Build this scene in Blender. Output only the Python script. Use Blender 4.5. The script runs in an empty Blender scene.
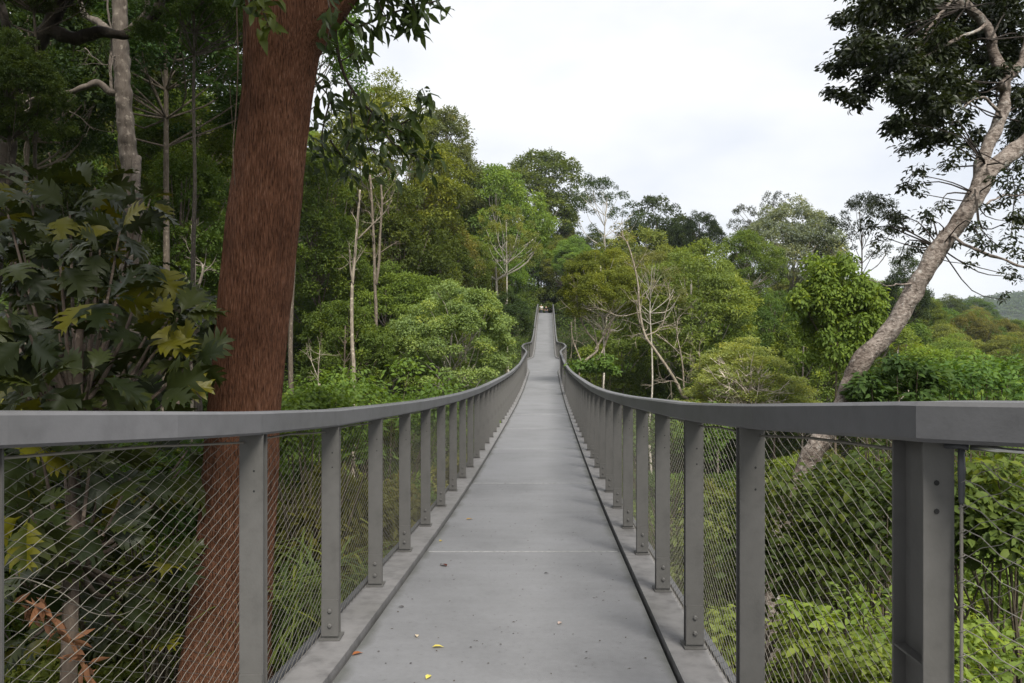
import bpy, bmesh, math, random
import numpy as np
from mathutils import Vector, noise as mnoise

random.seed(7)
HAZE = True
sc = bpy.context.scene
COL = sc.collection
F = 784.0            # focal length in pixels of a 1024 px wide frame
HZ = 341.5

def P(px, py, d):
    """point seen at pixel (px,py) of the photograph, d metres ahead"""
    return np.array([(px - 512) / F * d, d, (HZ - py) / F * d])

# ------------------------------------------------------------------ helpers
def link(o, parent=None):
    COL.objects.link(o)
    if parent: o.parent = parent
    return o

def tag(o, label=None, cat=None, group=None, kind=None):
    if label: o['label'] = label
    if cat: o['category'] = cat
    if group: o['group'] = group
    if kind: o['kind'] = kind
    return o

def empty(name, loc, label, cat, group=None):
    o = bpy.data.objects.new(name, None)
    o.location = loc; o.empty_display_size = 0.3
    link(o); tag(o, label, cat, group)
    return o

class MB:
    """collects polygons, builds one mesh"""
    def __init__(s): s.v = []; s.f = []; s.n = 0
    def add(s, v, f):
        v = np.asarray(v, float).reshape(-1, 3)
        s.v.append(v); s.f += [tuple(int(i) + s.n for i in q) for q in f]; s.n += len(v)
    def box(s, c, size, rz=0.0):
        hx, hy, hz = [k / 2 for k in size]
        v = np.array([[sx*hx, sy*hy, sz*hz] for sz in (-1, 1) for sy in (-1, 1) for sx in (-1, 1)])
        if rz:
            co, si = math.cos(rz), math.sin(rz)
            v = v @ np.array([[co, si, 0], [-si, co, 0], [0, 0, 1]])
        s.add(v + np.array(c), [(0,2,3,1),(4,5,7,6),(0,1,5,4),(2,6,7,3),(0,4,6,2),(1,3,7,5)])
    def tube(s, pts, rad, sides=8, caps=True, squash=None):
        pts = np.asarray(pts, float); n = len(pts)
        rad = np.broadcast_to(np.asarray(rad, float), (n,))
        t = np.gradient(pts, axis=0); t /= np.linalg.norm(t, axis=1)[:, None] + 1e-9
        ref = np.array([0, 0, 1.0]) if abs(t[0][2]) < .8 else np.array([1.0, 0, 0])
        V = []
        u = ref - t[0] * ref.dot(t[0]); u /= np.linalg.norm(u)
        ang = np.arange(sides) * 2 * math.pi / sides
        for i in range(n):
            u = u - t[i] * u.dot(t[i]); u /= np.linalg.norm(u) + 1e-9
            w = np.cross(t[i], u)
            V.append(pts[i] + rad[i] * (np.cos(ang)[:, None] * u + np.sin(ang)[:, None] * w))
        V = np.concatenate(V)
        f = [(i*sides+k, i*sides+(k+1) % sides, (i+1)*sides+(k+1) % sides, (i+1)*sides+k) for i in range(n-1) for k in range(sides)]
        if caps:
            f += [tuple(range(sides-1, -1, -1)), tuple((n-1)*sides + k for k in range(sides))]
        s.add(V, f)
    def loft(s, prof):
        """prof: list of rings (same count), closed section, capped"""
        n = len(prof); k = len(prof[0])
        V = np.concatenate([np.asarray(p, float) for p in prof])
        f = [(i*k+j, i*k+(j+1) % k, (i+1)*k+(j+1) % k, (i+1)*k+j) for i in range(n-1) for j in range(k)]
        f += [tuple(range(k-1, -1, -1)), tuple((n-1)*k + j for j in range(k))]
        s.add(V, f)
    def mesh(s, name, mat, smooth=False):
        me = bpy.data.meshes.new(name)
        me.from_pydata(np.concatenate(s.v).tolist(), [], s.f)
        bm = bmesh.new(); bm.from_mesh(me); bmesh.ops.recalc_face_normals(bm, faces=bm.faces); bm.to_mesh(me); bm.free()
        if smooth: me.polygons.foreach_set('use_smooth', [True] * len(me.polygons))
        me.materials.append(mat); me.update()
        return me
    def build(s, name, mat, parent=None, smooth=False):
        o = bpy.data.objects.new(name, s.mesh(name, mat, smooth))
        return link(o, parent)

def smooth_path(pts, n=24):
    pts = np.asarray(pts, float)
    p = np.vstack([2*pts[0]-pts[1], pts, 2*pts[-1]-pts[-2]])
    m = len(pts) - 1; out = []
    for q in np.linspace(0, m - 1e-6, n):
        i = int(q); t = q - i
        a, b, c, d = p[i], p[i+1], p[i+2], p[i+3]
        out.append(.5*((2*b) + (c-a)*t + (2*a-5*b+4*c-d)*t*t + (-a+3*b-3*c+d)*t**3))
    return np.array(out)

# ------------------------------------------------------------------ leaves
def tpl_diamond():
    v = np.array([[0,0,0],[.5,.42,.07],[0,1,-.06],[-.5,.42,.07]], float)
    return v, [(0,1,2),(0,2,3)]
def tpl_leaf():
    v = np.array([[0,0,0],[0,.33,.03],[0,.68,.0],[0,1,-.12],
                  [.43,.30,.10],[.40,.62,.06],[-.43,.30,.10],[-.40,.62,.06]], float)
    return v, [(0,4,1),(0,1,6),(1,4,5,2),(6,1,2,7),(2,5,3),(7,2,3)]
def tpl_lobed(nl=5):
    v = []; f = []
    def mid(t): return [0, t, .10*math.sin(math.pi*t) - .16*t*t]
    wid = [.40, .66, .74, .60, .34]
    for i in range(nl+1): v.append(mid(.10 + .78*i/nl))
    v.append(mid(0)); v.append(mid(1.0))
    base, tip = nl+1, nl+2
    for sgn in (1, -1):
        st = len(v); 
        for i in range(nl+1):
            t = .10 + .78*i/nl; w = (.16 if 0 < i < nl else .05)
            z = mid(t)[2]; v.append([sgn*w, t+.03, z+.03])
        st2 = len(v)
        for i in range(nl):
            t = .10 + .78*(i+.5)/nl; z = mid(t)[2]
            v.append([sgn*wid[i]*.8, t+.10, z+.05]); v.append([sgn*wid[i], t+.22, z-.02]); v.append([sgn*wid[i]*.55, t+.18, z+.05])
        for i in range(nl):
            q = [i, st+i, st2+3*i, st2+3*i+2, st+i+1, i+1]; tq = [st2+3*i, st2+3*i+1, st2+3*i+2]
            if sgn < 0: q = q[::-1]; tq = tq[::-1]
            f += [tuple(q), tuple(tq)]
        f.append((base, 0, st) if sgn < 0 else (base, st, 0))
        f.append((nl, tip, st+nl) if sgn < 0 else (nl, st+nl, tip))
    return np.array(v, float), f
def tpl_blade():
    v = []; f = []
    for i in range(6):
        t = i/5; w = .5*math.sin(math.pi*(.12+.88*t))**.6 if i < 5 else 0.02
        z = .55*t - 1.0*t*t; v += [[-w, t*(1-.25*t), z],[w, t*(1-.25*t), z]]
    for i in range(5): f.append((2*i, 2*i+1, 2*i+3, 2*i+2))
    return np.array(v, float), f
TPL = dict(d=tpl_diamond(), l=tpl_leaf(), b=tpl_lobed(), g=tpl_blade())

def unit(a): return a / (np.linalg.norm(a, axis=-1, keepdims=True) + 1e-9)

class Leaves:
    def __init__(s): s.parts = {}
    def add(s, kind, pos, d, n, length, width, lv):
        s.parts.setdefault(kind, []).append((pos, d, n, np.broadcast_to(length, (len(pos),)), np.broadcast_to(width, (len(pos),)), np.broadcast_to(lv, (len(pos),))))
    def mesh(s, name, mat):
        VV = []; LL = []; LS = []; AT = []; off = 0
        for kind, lst in s.parts.items():
            tv, tf = TPL[kind]; k = len(tv)
            pos, d, n, L, W, lv = [np.concatenate([q[i] for q in lst]) for i in range(6)]
            d = unit(d); x = unit(np.cross(d, n)); z = np.cross(x, d)
            v = (pos[:, None, :] + x[:, None, :]*(tv[None, :, 0:1]*W[:, None, None]) + d[:, None, :]*(tv[None, :, 1:2]*L[:, None, None])
                 + z[:, None, :]*(tv[None, :, 2:3]*L[:, None, None]))
            N = len(pos)
            loops = np.array([i for q in tf for i in q]); sizes = np.array([len(q) for q in tf])
            LL.append((loops[None, :] + (np.arange(N)*k)[:, None] + off).ravel())
            LS.append(np.tile(sizes, N)); VV.append(v.reshape(-1, 3)); AT.append(np.repeat(lv, k)); off += N*k
        V = np.concatenate(VV).astype(np.float32); L = np.concatenate(LL).astype(np.int32); S = np.concatenate(LS).astype(np.int32)
        me = bpy.data.meshes.new(name)
        me.vertices.add(len(V)); me.vertices.foreach_set('co', V.ravel())
        me.loops.add(len(L)); me.loops.foreach_set('vertex_index', L)
        me.polygons.add(len(S)); st = np.zeros(len(S), np.int32); st[1:] = np.cumsum(S)[:-1]
        me.polygons.foreach_set('loop_start', st)
        try: me.polygons.foreach_set('loop_total', S)
        except Exception: pass
        me.update(calc_edges=True)
        a = me.attributes.new('lv', 'FLOAT', 'POINT'); a.data.foreach_set('value', np.concatenate(AT).astype(np.float32))
        me.materials.append(mat)
        return me
    def build(s, name, mat, parent=None, color=(.06,.09,.02)):
        o = bpy.data.objects.new(name, s.mesh(name, mat)); o.color = (*color, 1)
        return link(o, parent)

def clump(L, rng, c, r, n, ll, lw, kind='d', flat=.6, up=.9, droop=.25, shell=.5):
    """a clump of n leaves around c"""
    u = unit(rng.normal(size=(n, 3)) + np.array([0, 0, .5]))
    rr = r * (shell + (1-shell)*rng.random((n, 1)))
    rr *= 1 + .22*np.sin(5*u[:, :1]+c[0]*3) * np.cos(4*u[:, 1:2]+c[1]*2)
    p = np.asarray(c) + u*rr*np.array([1, 1, flat])
    d = unit(u*np.array([1, 1, .2]) + rng.normal(size=(n, 3))*np.array([.7,.7,.35]) + np.array([0, 0, -droop]))
    nn = unit(np.array([0, 0, up]) + u*.55 + rng.normal(size=(n, 3))*.42)
    sz = .7 + .6*rng.random(n)
    cb = rng.random()
    L.add(kind, p, d, nn, ll*sz, lw*sz, np.clip(.5*rng.random(n) + .5*cb, 0, 1))

# ------------------------------------------------------------------ materials
def mat(name):
    m = bpy.data.materials.new(name); m.use_nodes = True
    nt = m.node_tree; nt.nodes.clear()
    return m, nt, lambda t, **k: newnode(nt, t, **k)
def newnode(nt, t, **k):
    n = nt.nodes.new(t)
    for a, b in k.items():
        if a == 'ins':
            for i, val in b.items(): n.inputs[i].default_value = val
        else: setattr(n, a, b)
    return n
def ramp(n, stops):
    e = n.color_ramp.elements
    while len(e) < len(stops): e.new(.5)
    for q, (p, c) in zip(e, stops): q.position = p; q.color = (*c, 1) if len(c) == 3 else c
def math_node(nt, op, a, b=None):
    n = nt.nodes.new('ShaderNodeMath'); n.operation = op
    for i, q in enumerate((a, b)):
        if q is None: continue
        if isinstance(q, (int, float)): n.inputs[i].default_value = q
        else: nt.links.new(q, n.inputs[i])
    return n.outputs[0]
def mulcol(nt, a, b, fac=1.0, mode='MULTIPLY'):
    n = nt.nodes.new('ShaderNodeMix'); n.data_type = 'RGBA'; n.blend_type = mode
    if isinstance(fac, (int, float)): n.inputs[0].default_value = fac
    else: nt.links.new(fac, n.inputs[0])
    for i, q in ((6, a), (7, b)):
        if isinstance(q, tuple): n.inputs[i].default_value = (*q, 1)
        else: nt.links.new(q, n.inputs[i])
    return n.outputs[2]

def foliage_mat(name, trans=.38, rough=.6, spec=.16, ramp_stops=None):
    m, nt, N = mat(name); l = nt.links.new
    oi = N('ShaderNodeObjectInfo'); at = N('ShaderNodeAttribute', attribute_name='lv')
    r = N('ShaderNodeValToRGB'); ramp(r, ramp_stops or [(0,(.55,.62,.7)),(.45,(.95,1,.9)),(.85,(1.25,1.2,.85)),(1,(1.9,1.55,.7))])
    l(at.outputs['Fac'], r.inputs[0])
    c = mulcol(nt, mulcol(nt, oi.outputs['Color'], (1.04,1.0,1.2)), r.outputs[0])
    hv = N('ShaderNodeHueSaturation'); l(c, hv.inputs['Color'])
    l(math_node(nt, 'ADD', math_node(nt, 'MULTIPLY', oi.outputs['Random'], .045), .475), hv.inputs['Hue'])
    l(math_node(nt, 'ADD', math_node(nt, 'MULTIPLY', oi.outputs['Random'], .5), .72), hv.inputs['Value'])
    p = N('ShaderNodeBsdfPrincipled'); p.inputs['Roughness'].default_value = rough
    p.inputs['Specular IOR Level'].default_value = spec
    l(hv.outputs[0], p.inputs['Base Color'])
    t = N('ShaderNodeBsdfTranslucent'); l(mulcol(nt, hv.outputs[0], (1.5,1.45,.6)), t.inputs['Color'])
    mx = N('ShaderNodeMixShader'); mx.inputs[0].default_value = trans
    l(p.outputs[0], mx.inputs[1]); l(t.outputs[0], mx.inputs[2])
    o = N('ShaderNodeOutputMaterial'); l(mx.outputs[0], o.inputs[0])
    return m
M_LEAF = foliage_mat('foliage')
M_GLOSSY = foliage_mat('glossy_foliage', .25, .42, .3)
M_DRY = foliage_mat('dry_leaf', .2, .8, .1, [(0,(.6,.6,.6)),(1,(1.4,1.3,1.1))])

def bark_mat(name, stops, scale=(6,6,1.2), bump=.6, speck=None, use_obj=True, wave=None, patch=None):
    m, nt, N = mat(name); l = nt.links.new
    tc = N('ShaderNodeTexCoord'); mp = N('ShaderNodeMapping'); mp.inputs['Scale'].default_value = scale
    l(tc.outputs['Object'], mp.inputs[0])
    n1 = N('ShaderNodeTexNoise', ins={'Scale': 3.0, 'Detail': 8.0, 'Roughness': .65}); l(mp.outputs[0], n1.inputs['Vector'])
    r = N('ShaderNodeValToRGB'); ramp(r, stops); l(n1.outputs['Fac'], r.inputs[0])
    col = r.outputs[0]
    if speck:
        n2 = N('ShaderNodeTexNoise', ins={'Scale': speck[0], 'Detail': 5.0, 'Roughness': .6}); l(tc.outputs['Object'], n2.inputs['Vector'])
        r2 = N('ShaderNodeValToRGB'); ramp(r2, [(speck[1],(0,0,0)),(speck[1]+.06,(1,1,1))]); l(n2.outputs['Fac'], r2.inputs[0])
        col = mulcol(nt, col, speck[2], r2.outputs[0], 'MIX')
    if patch:
        n4 = N('ShaderNodeTexNoise', ins={'Scale': patch, 'Detail': 5.0, 'Roughness': .6}); l(tc.outputs['Object'], n4.inputs['Vector'])
        r5 = N('ShaderNodeValToRGB'); ramp(r5, [(.33,(.55,.52,.5)),(.5,(.95,.93,.92)),(.64,(1.05,1.05,1.05)),(.72,(1.5,1.6,1.7))]); l(n4.outputs['Fac'], r5.inputs[0])
        col = mulcol(nt, col, r5.outputs[0])
    if use_obj:
        oi = N('ShaderNodeObjectInfo'); col = mulcol(nt, col, oi.outputs['Color'])
    p = N('ShaderNodeBsdfPrincipled'); p.inputs['Roughness'].default_value = .9; p.inputs['Specular IOR Level'].default_value = .15
    l(col, p.inputs['Base Color'])
    b = N('ShaderNodeBump'); b.inputs['Strength'].default_value = bump; b.inputs['Distance'].default_value = .03
    l(n1.outputs['Fac'], b.inputs['Height']); l(b.outputs[0], p.inputs['Normal'])
    o = N('ShaderNodeOutputMaterial'); l(p.outputs[0], o.inputs[0])
    return m
M_BARK = bark_mat('bark', [(.3,(.45,.42,.4)),(.5,(.85,.82,.8)),(.7,(1.2,1.2,1.15))], (4,4,1.6), .7, (9.0,.58,(1.75,1.75,1.7)))
M_RED = bark_mat('red_fibrous_bark', [(.34,(.025,.013,.008)),(.44,(.155,.067,.036)),(.57,(.285,.13,.074)),(.70,(.40,.235,.165))], (46,46,3.2), 1.6, None, False, None, 1.7)
M_MOTTLE = bark_mat('mottled_pale_bark', [(.32,(.06,.047,.04)),(.44,(.17,.14,.12)),(.58,(.29,.25,.22)),(.72,(.42,.385,.35))], (5,5,7), 1.4, (7.0,.6,(.40,.38,.35)), False, None, 1.3)

# painted steel
def steel_mat(name, base, rough=.5, spots=.3, scale=14):
    m, nt, N = mat(name); l = nt.links.new
    tc = N('ShaderNodeTexCoord')
    n1 = N('ShaderNodeTexNoise', ins={'Scale': scale, 'Detail': 6.0, 'Roughness': .6}); l(tc.outputs['Object'], n1.inputs['Vector'])
    n2 = N('ShaderNodeTexNoise', ins={'Scale': 1.3, 'Detail': 4.0}); l(tc.outputs['Object'], n2.inputs['Vector'])
    r = N('ShaderNodeValToRGB'); ramp(r, [(.3,(1-spots*1.3,)*3),(.5,(1,)*3),(.72,(1+spots*.7,)*3)]); l(n1.outputs['Fac'], r.inputs[0])
    r2 = N('ShaderNodeValToRGB'); ramp(r2, [(.33,(.82,.82,.80)),(.5,(1,1,1)),(.7,(1.08,1.08,1.08))]); l(n2.outputs['Fac'], r2.inputs[0])
    c = mulcol(nt, mulcol(nt, base, r.outputs[0]), r2.outputs[0])
    p = N('ShaderNodeBsdfPrincipled'); p.inputs['Roughness'].default_value = rough; p.inputs['Specular IOR Level'].default_value = .4
    l(c, p.inputs['Base Color'])
    b = N('ShaderNodeBump'); b.inputs['Strength'].default_value = .12; b.inputs['Distance'].default_value = .004
    n3 = N('ShaderNodeTexNoise', ins={'Scale': 90.0, 'Detail': 3.0}); l(tc.outputs['Object'], n3.inputs['Vector'])
    l(n3.outputs['Fac'], b.inputs['Height']); l(b.outputs[0], p.inputs['Normal'])
    o = N('ShaderNodeOutputMaterial'); l(p.outputs[0], o.inputs[0])
    return m
M_RAIL = steel_mat('grey_painted_steel', (.118,.117,.124), .48, .10)
M_POST = steel_mat('taupe_painted_steel', (.094,.091,.087), .55, .10)
M_TOE = steel_mat('dark_painted_steel', (.06,.062,.07), .5, .2)
M_KERB = steel_mat('kerb_painted_steel', (.16,.155,.155), .6, .25, 9)

def wire_mat(name, c, met, rough):
    m, nt, N = mat(name)
    p = N('ShaderNodeBsdfPrincipled'); p.inputs['Base Color'].default_value = (*c, 1); p.inputs['Metallic'].default_value = met; p.inputs['Roughness'].default_value = rough
    o = N('ShaderNodeOutputMaterial'); nt.links.new(p.outputs[0], o.inputs[0]); return m
M_WIRE = wire_mat('stainless_wire', (.20,.185,.16), .3, .55)
M_DARKHOLE = wire_mat('dark_hole', (.012,.012,.012), 0, .9)
M_WIRE_DARK = wire_mat('shaded_wire', (.10,.095,.085), .4, .6)  # same wire with shade put into its colour, for one diagonal family
M_STEEL = wire_mat('bright_steel', (.7,.7,.68), 1, .28)

def deck_mat():
    m, nt, N = mat('grey_deck_coating'); l = nt.links.new
    tc = N('ShaderNodeTexCoord')
    n1 = N('ShaderNodeTexNoise', ins={'Scale': .8, 'Detail': 7.0, 'Roughness': .62}); l(tc.outputs['Object'], n1.inputs['Vector'])
    r1 = N('ShaderNodeValToRGB'); ramp(r1, [(.3,(.78,.78,.78)),(.5,(1,1,1)),(.72,(1.13,1.13,1.14))]); l(n1.outputs['Fac'], r1.inputs[0])
    mp = N('ShaderNodeMapping'); mp.inputs['Scale'].default_value = (1.0, 7, 1); l(tc.outputs['Object'], mp.inputs[0])
    n2 = N('ShaderNodeTexNoise', ins={'Scale': 1.0, 'Detail': 5.0}); l(mp.outputs[0], n2.inputs['Vector'])
    r2 = N('ShaderNodeValToRGB'); ramp(r2, [(.35,(.95,.95,.95)),(.7,(1.03,1.03,1.03))]); l(n2.outputs['Fac'], r2.inputs[0])
    n3 = N('ShaderNodeTexNoise', ins={'Scale': 26.0, 'Detail': 4.0, 'Roughness': .7}); l(tc.outputs['Object'], n3.inputs['Vector'])
    r3 = N('ShaderNodeValToRGB'); ramp(r3, [(.27,(.55,.54,.5)),(.36,(.96,.96,.96)),(.7,(1.05,1.05,1.05))]); l(n3.outputs['Fac'], r3.inputs[0])
    c = mulcol(nt, mulcol(nt, mulcol(nt, (.162,.163,.170), r1.outputs[0]), r2.outputs[0]), r3.outputs[0])
    # mossy grime stain along the edges (deck axis leans a little)
    at = N('ShaderNodeAttribute', attribute_name='edge')
    n4 = N('ShaderNodeTexNoise', ins={'Scale': 3.0, 'Detail': 5.0}); l(tc.outputs['Object'], n4.inputs['Vector'])
    e = math_node(nt, 'ADD', at.outputs['Fac'], math_node(nt, 'MULTIPLY', math_node(nt, 'SUBTRACT', n4.outputs['Fac'], .5), .22))
    r4 = N('ShaderNodeValToRGB'); ramp(r4, [(.93,(0,0,0)),(1.03,(.6,.6,.6))]); l(e, r4.inputs[0])
    c = mulcol(nt, c, (.05,.052,.04), r4.outputs[0], 'MIX')
    p = N('ShaderNodeBsdfPrincipled'); p.inputs['Roughness'].default_value = .62; p.inputs['Specular IOR Level'].default_value = .35
    l(c, p.inputs['Base Color'])
    b = N('ShaderNodeBump'); b.inputs['Strength'].default_value = .25; b.inputs['Distance'].default_value = .004
    n5 = N('ShaderNodeTexNoise', ins={'Scale': 160.0, 'Detail': 2.0}); l(tc.outputs['Object'], n5.inputs['Vector'])
    l(n5.outputs['Fac'], b.inputs['Height']); l(b.outputs[0], p.inputs['Normal'])
    o = N('ShaderNodeOutputMaterial'); l(p.outputs[0], o.inputs[0])
    return m
M_DECK = deck_mat()
M_SEAM = steel_mat('pale_seam', (.24,.24,.24), .6, .3, 20)

def soil_mat():
    m, nt, N = mat('forest_soil'); l = nt.links.new
    tc = N('ShaderNodeTexCoord')
    n1 = N('ShaderNodeTexNoise', ins={'Scale': .9, 'Detail': 9.0, 'Roughness': .7}); l(tc.outputs['Object'], n1.inputs['Vector'])
    r = N('ShaderNodeValToRGB'); ramp(r, [(.35,(.016,.022,.009)),(.5,(.03,.042,.014)),(.65,(.05,.045,.022))]); l(n1.outputs['Fac'], r.inputs[0])
    p = N('ShaderNodeBsdfPrincipled'); p.inputs['Roughness'].default_value = .95; p.inputs['Specular IOR Level'].default_value = .1; l(r.outputs[0], p.inputs['Base Color'])
    b = N('ShaderNodeBump'); b.inputs['Strength'].default_value = .8; b.inputs['Distance'].default_value = .2
    l(n1.outputs['Fac'], b.inputs['Height']); l(b.outputs[0], p.inputs['Normal'])
    o = N('ShaderNodeOutputMaterial'); l(p.outputs[0], o.inputs[0]); return m
M_SOIL = soil_mat()

# ------------------------------------------------------------------ terrain
def ip(x, xs, ys): return float(np.interp(x, xs, ys))
def ground(x, y):
    a = ip(y, [-60,-20,0,10,25,40,60,85,115,150,220,400,900,2500], [-3,-3,-4.5,-7,-11,-12.5,-10,-4,2.2,6,10,6,-20,-20])
    u = x - .0446*y
    if u < 0:
        a += min(-u*ip(y, [0,10,30,60,100,160], [.06,.2,.42,.55,.4,.3]), 24) * (1 if u > -200 else 1)
    else:
        a += ip(u, [0,4,10,30,80,150,300,800], [0,-.3,-1.2,-5,-11,-11,-6,10])
    a += 1.2*mnoise.noise(Vector((x*.06, y*.06, 3.1))) * min(1, (abs(u)+y*.3)/12 if y > 0 else .3)
    return a

def grid_axis(vals):
    out = []
    for a, b, s in vals: out += list(np.arange(a, b, s))
    return out
xs = grid_axis([(-2500,-300,200),(-300,-60,15),(-60,60,2),(60,300,10),(300,2500,200)]) + [2500]
ys = grid_axis([(-200,-20,30),(-20,130,2),(130,320,10),(320,2600,190)])
gm = MB(); gv = [(x, y, ground(x, y)) for y in ys for x in xs]; nx = len(xs)
gm.add(gv, [(j*nx+i, j*nx+i+1, (j+1)*nx+i+1, (j+1)*nx+i) for j in range(len(ys)-1) for i in range(nx-1)])
g = gm.build('ground', M_SOIL, smooth=True); g['kind'] = 'structure'

# ------------------------------------------------------------------ the bridge
DY = [-6,0,3.7,8.2,11,15,21,28,36,48,56,60,63,66,72,82,95,106,113,118,126,150]
DZ = [-1.3,-1.5,-1.705,-1.94,-2.04,-2.13,-2.22,-2.29,-2.26,-1.90,-1.55,-1.36,-1.30,-1.10,-.62,.85,2.65,3.75,4.15,4.15,3.9,3.9]
_h = np.array(DY); _z = np.array(DZ)
def deck_z(y):
    i = np.linspace(-1.2, 1.2, 7)
    return float(np.mean(np.interp(y + i, _h, _z)))
def hw(y, side):
    """half width of the post line"""
    if side < 0: near = ip(y, [-6,-1,.6,1.2,1.6,2.15,2.7,3.3,4.2], [2.4,2.3,1.95,1.66,1.46,1.24,1.10,1.035,1.025])
    else:        near = ip(y, [-6,-1,1.0,1.92,3.1,4.0], [2.9,2.7,1.86,1.165,1.05,1.04])
    far = ip(y, [46,48,50,52.5,55.5,58.5,60.5,62,63.5,65], [0,.0,.10,.34,.52,.46,.28,.10,.0,0])
    return near + far
def cx(y): return -.22 + .0446*y
def rail_gap(y, sd): return ip(y, [1,1.9,3.2,4.5,6,9,14,25,60,150], [1.470,1.461,1.422,1.395,1.387,1.37,1.32,1.28,1.28,1.30] if sd > 0 else [1.44,1.438,1.39,1.357,1.345,1.33,1.28,1.25,1.27,1.30])

bridge = empty('suspension_footbridge', (cx(4), 4, deck_z(4)), 'long narrow grey steel suspension footbridge sagging away into the forest', 'footbridge')
BO = np.array(bridge.location)
def bl(mb_or_pts): return np.asarray(mb_or_pts, float) - BO
yy = np.concatenate([np.arange(-6, 12, .3), np.arange(12, 66, .7), np.arange(66, 130.1, 1.0)])

def ramp_strip(a, b, zt, zb, y0=-6, y1=130):
    """lofted bar between lateral offsets a(y) and b(y) with top/bottom heights above the deck"""
    rings = []
    for y in yy:
        if y < y0 or y > y1: continue
        z = deck_z(y)
        rings.append([(cx(y)+a(y), y, z+zt), (cx(y)+b(y), y, z+zt), (cx(y)+b(y), y, z+zb), (cx(y)+a(y), y, z+zb)])
    return [bl(r) for r in rings]

# deck, as a surface with many columns so the edge stain can be read from an attribute
cols = np.linspace(-1, 1, 9); V = []; E = []; Fc = []
for y in yy:
    wl, wr = hw(y, -1)-.165, hw(y, 1)-.165
    for c in cols:
        V.append((cx(y) + (c*wr if c > 0 else c*wl), y, deck_z(y))); E.append(abs(c))
k = len(cols)
for i in range(len(yy)-1):
    for j in range(k-1): Fc.append((i*k+j, i*k+j+1, (i+1)*k+j+1, (i+1)*k+j))
mb = MB(); mb.add(bl(V), Fc)
nV = len(V)
mb.loft(ramp_strip(lambda y: -hw(y,-1)+.175, lambda y: hw(y,1)-.175, -.008, -.12))
d = mb.build('deck', M_DECK, bridge)
at = d.data.attributes.new('edge', 'FLOAT', 'POINT'); at.data.foreach_set('value', np.array(E + [0]*(len(d.data.vertices)-nV), np.float32))
# deck seams: thin pale joint strips
for q in range(11):
    y = 7.0 + 4.3*q
    s = MB(); pts = []
    for c in (-1, 1):
        w = (hw(y,1)-.19) if c > 0 else -(hw(y,-1)-.19)
        pts.append((cx(y)+w, y, deck_z(y)))
    a, b = [np.array(p) for p in pts]
    o = np.array([0, .013, deck_z(y+.013)-deck_z(y)]); up = np.array([0,0,.004]); lo = np.array([0,0,-.004])
    s.loft([bl([a-o+lo, a+o+lo, a+o+up, a-o+up]), bl([b-o+lo, b+o+lo, b+o+up, b-o+up])])
    s.build('deck_joint', M_SEAM, bridge)
# kerbs, toe strips, rails
for sd in (-1, 1):
    W = lambda y, s=sd: hw(y, s)
    mb = MB(); mb.loft(ramp_strip(lambda y: sd*(W(y)-.145), lambda y: sd*(W(y)+.075), .034, .022))
    mb.loft(ramp_strip(lambda y: sd*(W(y)-.145), lambda y: sd*(W(y)-.13), .021, -.13))
    mb.build('kerb', M_KERB, bridge)
    mb = MB(); mb.loft(ramp_strip(lambda y: sd*(W(y)+.078), lambda y: sd*(W(y)+.115), .050, -.14))
    mb.build('edge_beam', M_TOE, bridge)
    # handrail: rounded box section
    rings = []; ch = .010; hw_, ht = .055, .098
    ylist = [y for y in yy if y >= (-6 if sd < 0 else -6)]
    ylist = sorted(set(list(ylist) + ([1.92, 1.86, 1.98] if sd > 0 else [])))
    for i, y in enumerate(ylist):
        z = deck_z(y) + rail_gap(y, sd)
        c = cx(y) + sd*W(y); e = .05
        tx = (sd*W(y+e) + cx(y+e)) - (sd*W(y-e) + cx(y-e)); t = np.array([tx, 2*e]); t /= np.linalg.norm(t)
        nrm = np.array([t[1], -t[0]])
        sec = [(-hw_, -ch),(-hw_+ch, 0),(hw_-ch, 0),(hw_, -ch),(hw_, -ht+ch),(hw_-ch, -ht),(-hw_+ch, -ht),(-hw_, -ht+ch)]
        m = 1/max(.6, t[1]) if False else 1
        rings.append(bl([(c+q*nrm[0]*m, y+q*nrm[1]*m, z+r) for q, r in sec]))
    mb = MB(); mb.loft(rings); mb.build('handrail', M_RAIL, bridge)
    # top cable the net hangs from
    pts = [(cx(y)+sd*(W(y)+.03), y, deck_z(y)+rail_gap(y, sd)-.125 + .006*math.sin(y*5.3)) for y in yy if y > 2.0]
    mb = MB(); mb.tube(bl(pts), .005, 5); mb.build('net_cable', M_WIRE, bridge)

# posts
PW, PH = .100, 1.30
mb = MB(); zb, ztp = .035, 1.205
mb.box((0, 0, (zb+ztp)/2), (PW, .012, ztp-zb)); mb.box((0, .042, (zb+ztp)/2), (.012, .070, ztp-zb-.002))
mb.box((0, .083, (zb+ztp)/2), (PW*.8, .010, ztp-zb-.004))
mb.box((0, .03, zb+.004), (PW+.02, .13, .007))
POST = mb.mesh('post', M_POST)
mb = MB(); mb.box((0, -.0115, .155), (.098, .0095, .20)); FOOT = mb.mesh('foot_plate', M_POST)
def bolt_mesh():
    mb = MB(); a = np.arange(6)*math.pi/3
    ring = lambda r, y: [(r*math.cos(q), y, r*math.sin(q)) for q in a]
    mb.loft([ring(.0125, 0), ring(.0125, -.008), ring(.008, -.012)]); return mb.mesh('bolt', M_POST)
BOLT = bolt_mesh()
mb = MB(); a8 = np.arange(8)*math.pi/4; r8 = lambda y: [(.0045*math.cos(q), y, .0045*math.sin(q)) for q in a8]; mb.loft([r8(-.0005), r8(-.0015)]); HOLE = mb.mesh('bolt_hole', M_DARKHOLE)
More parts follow.
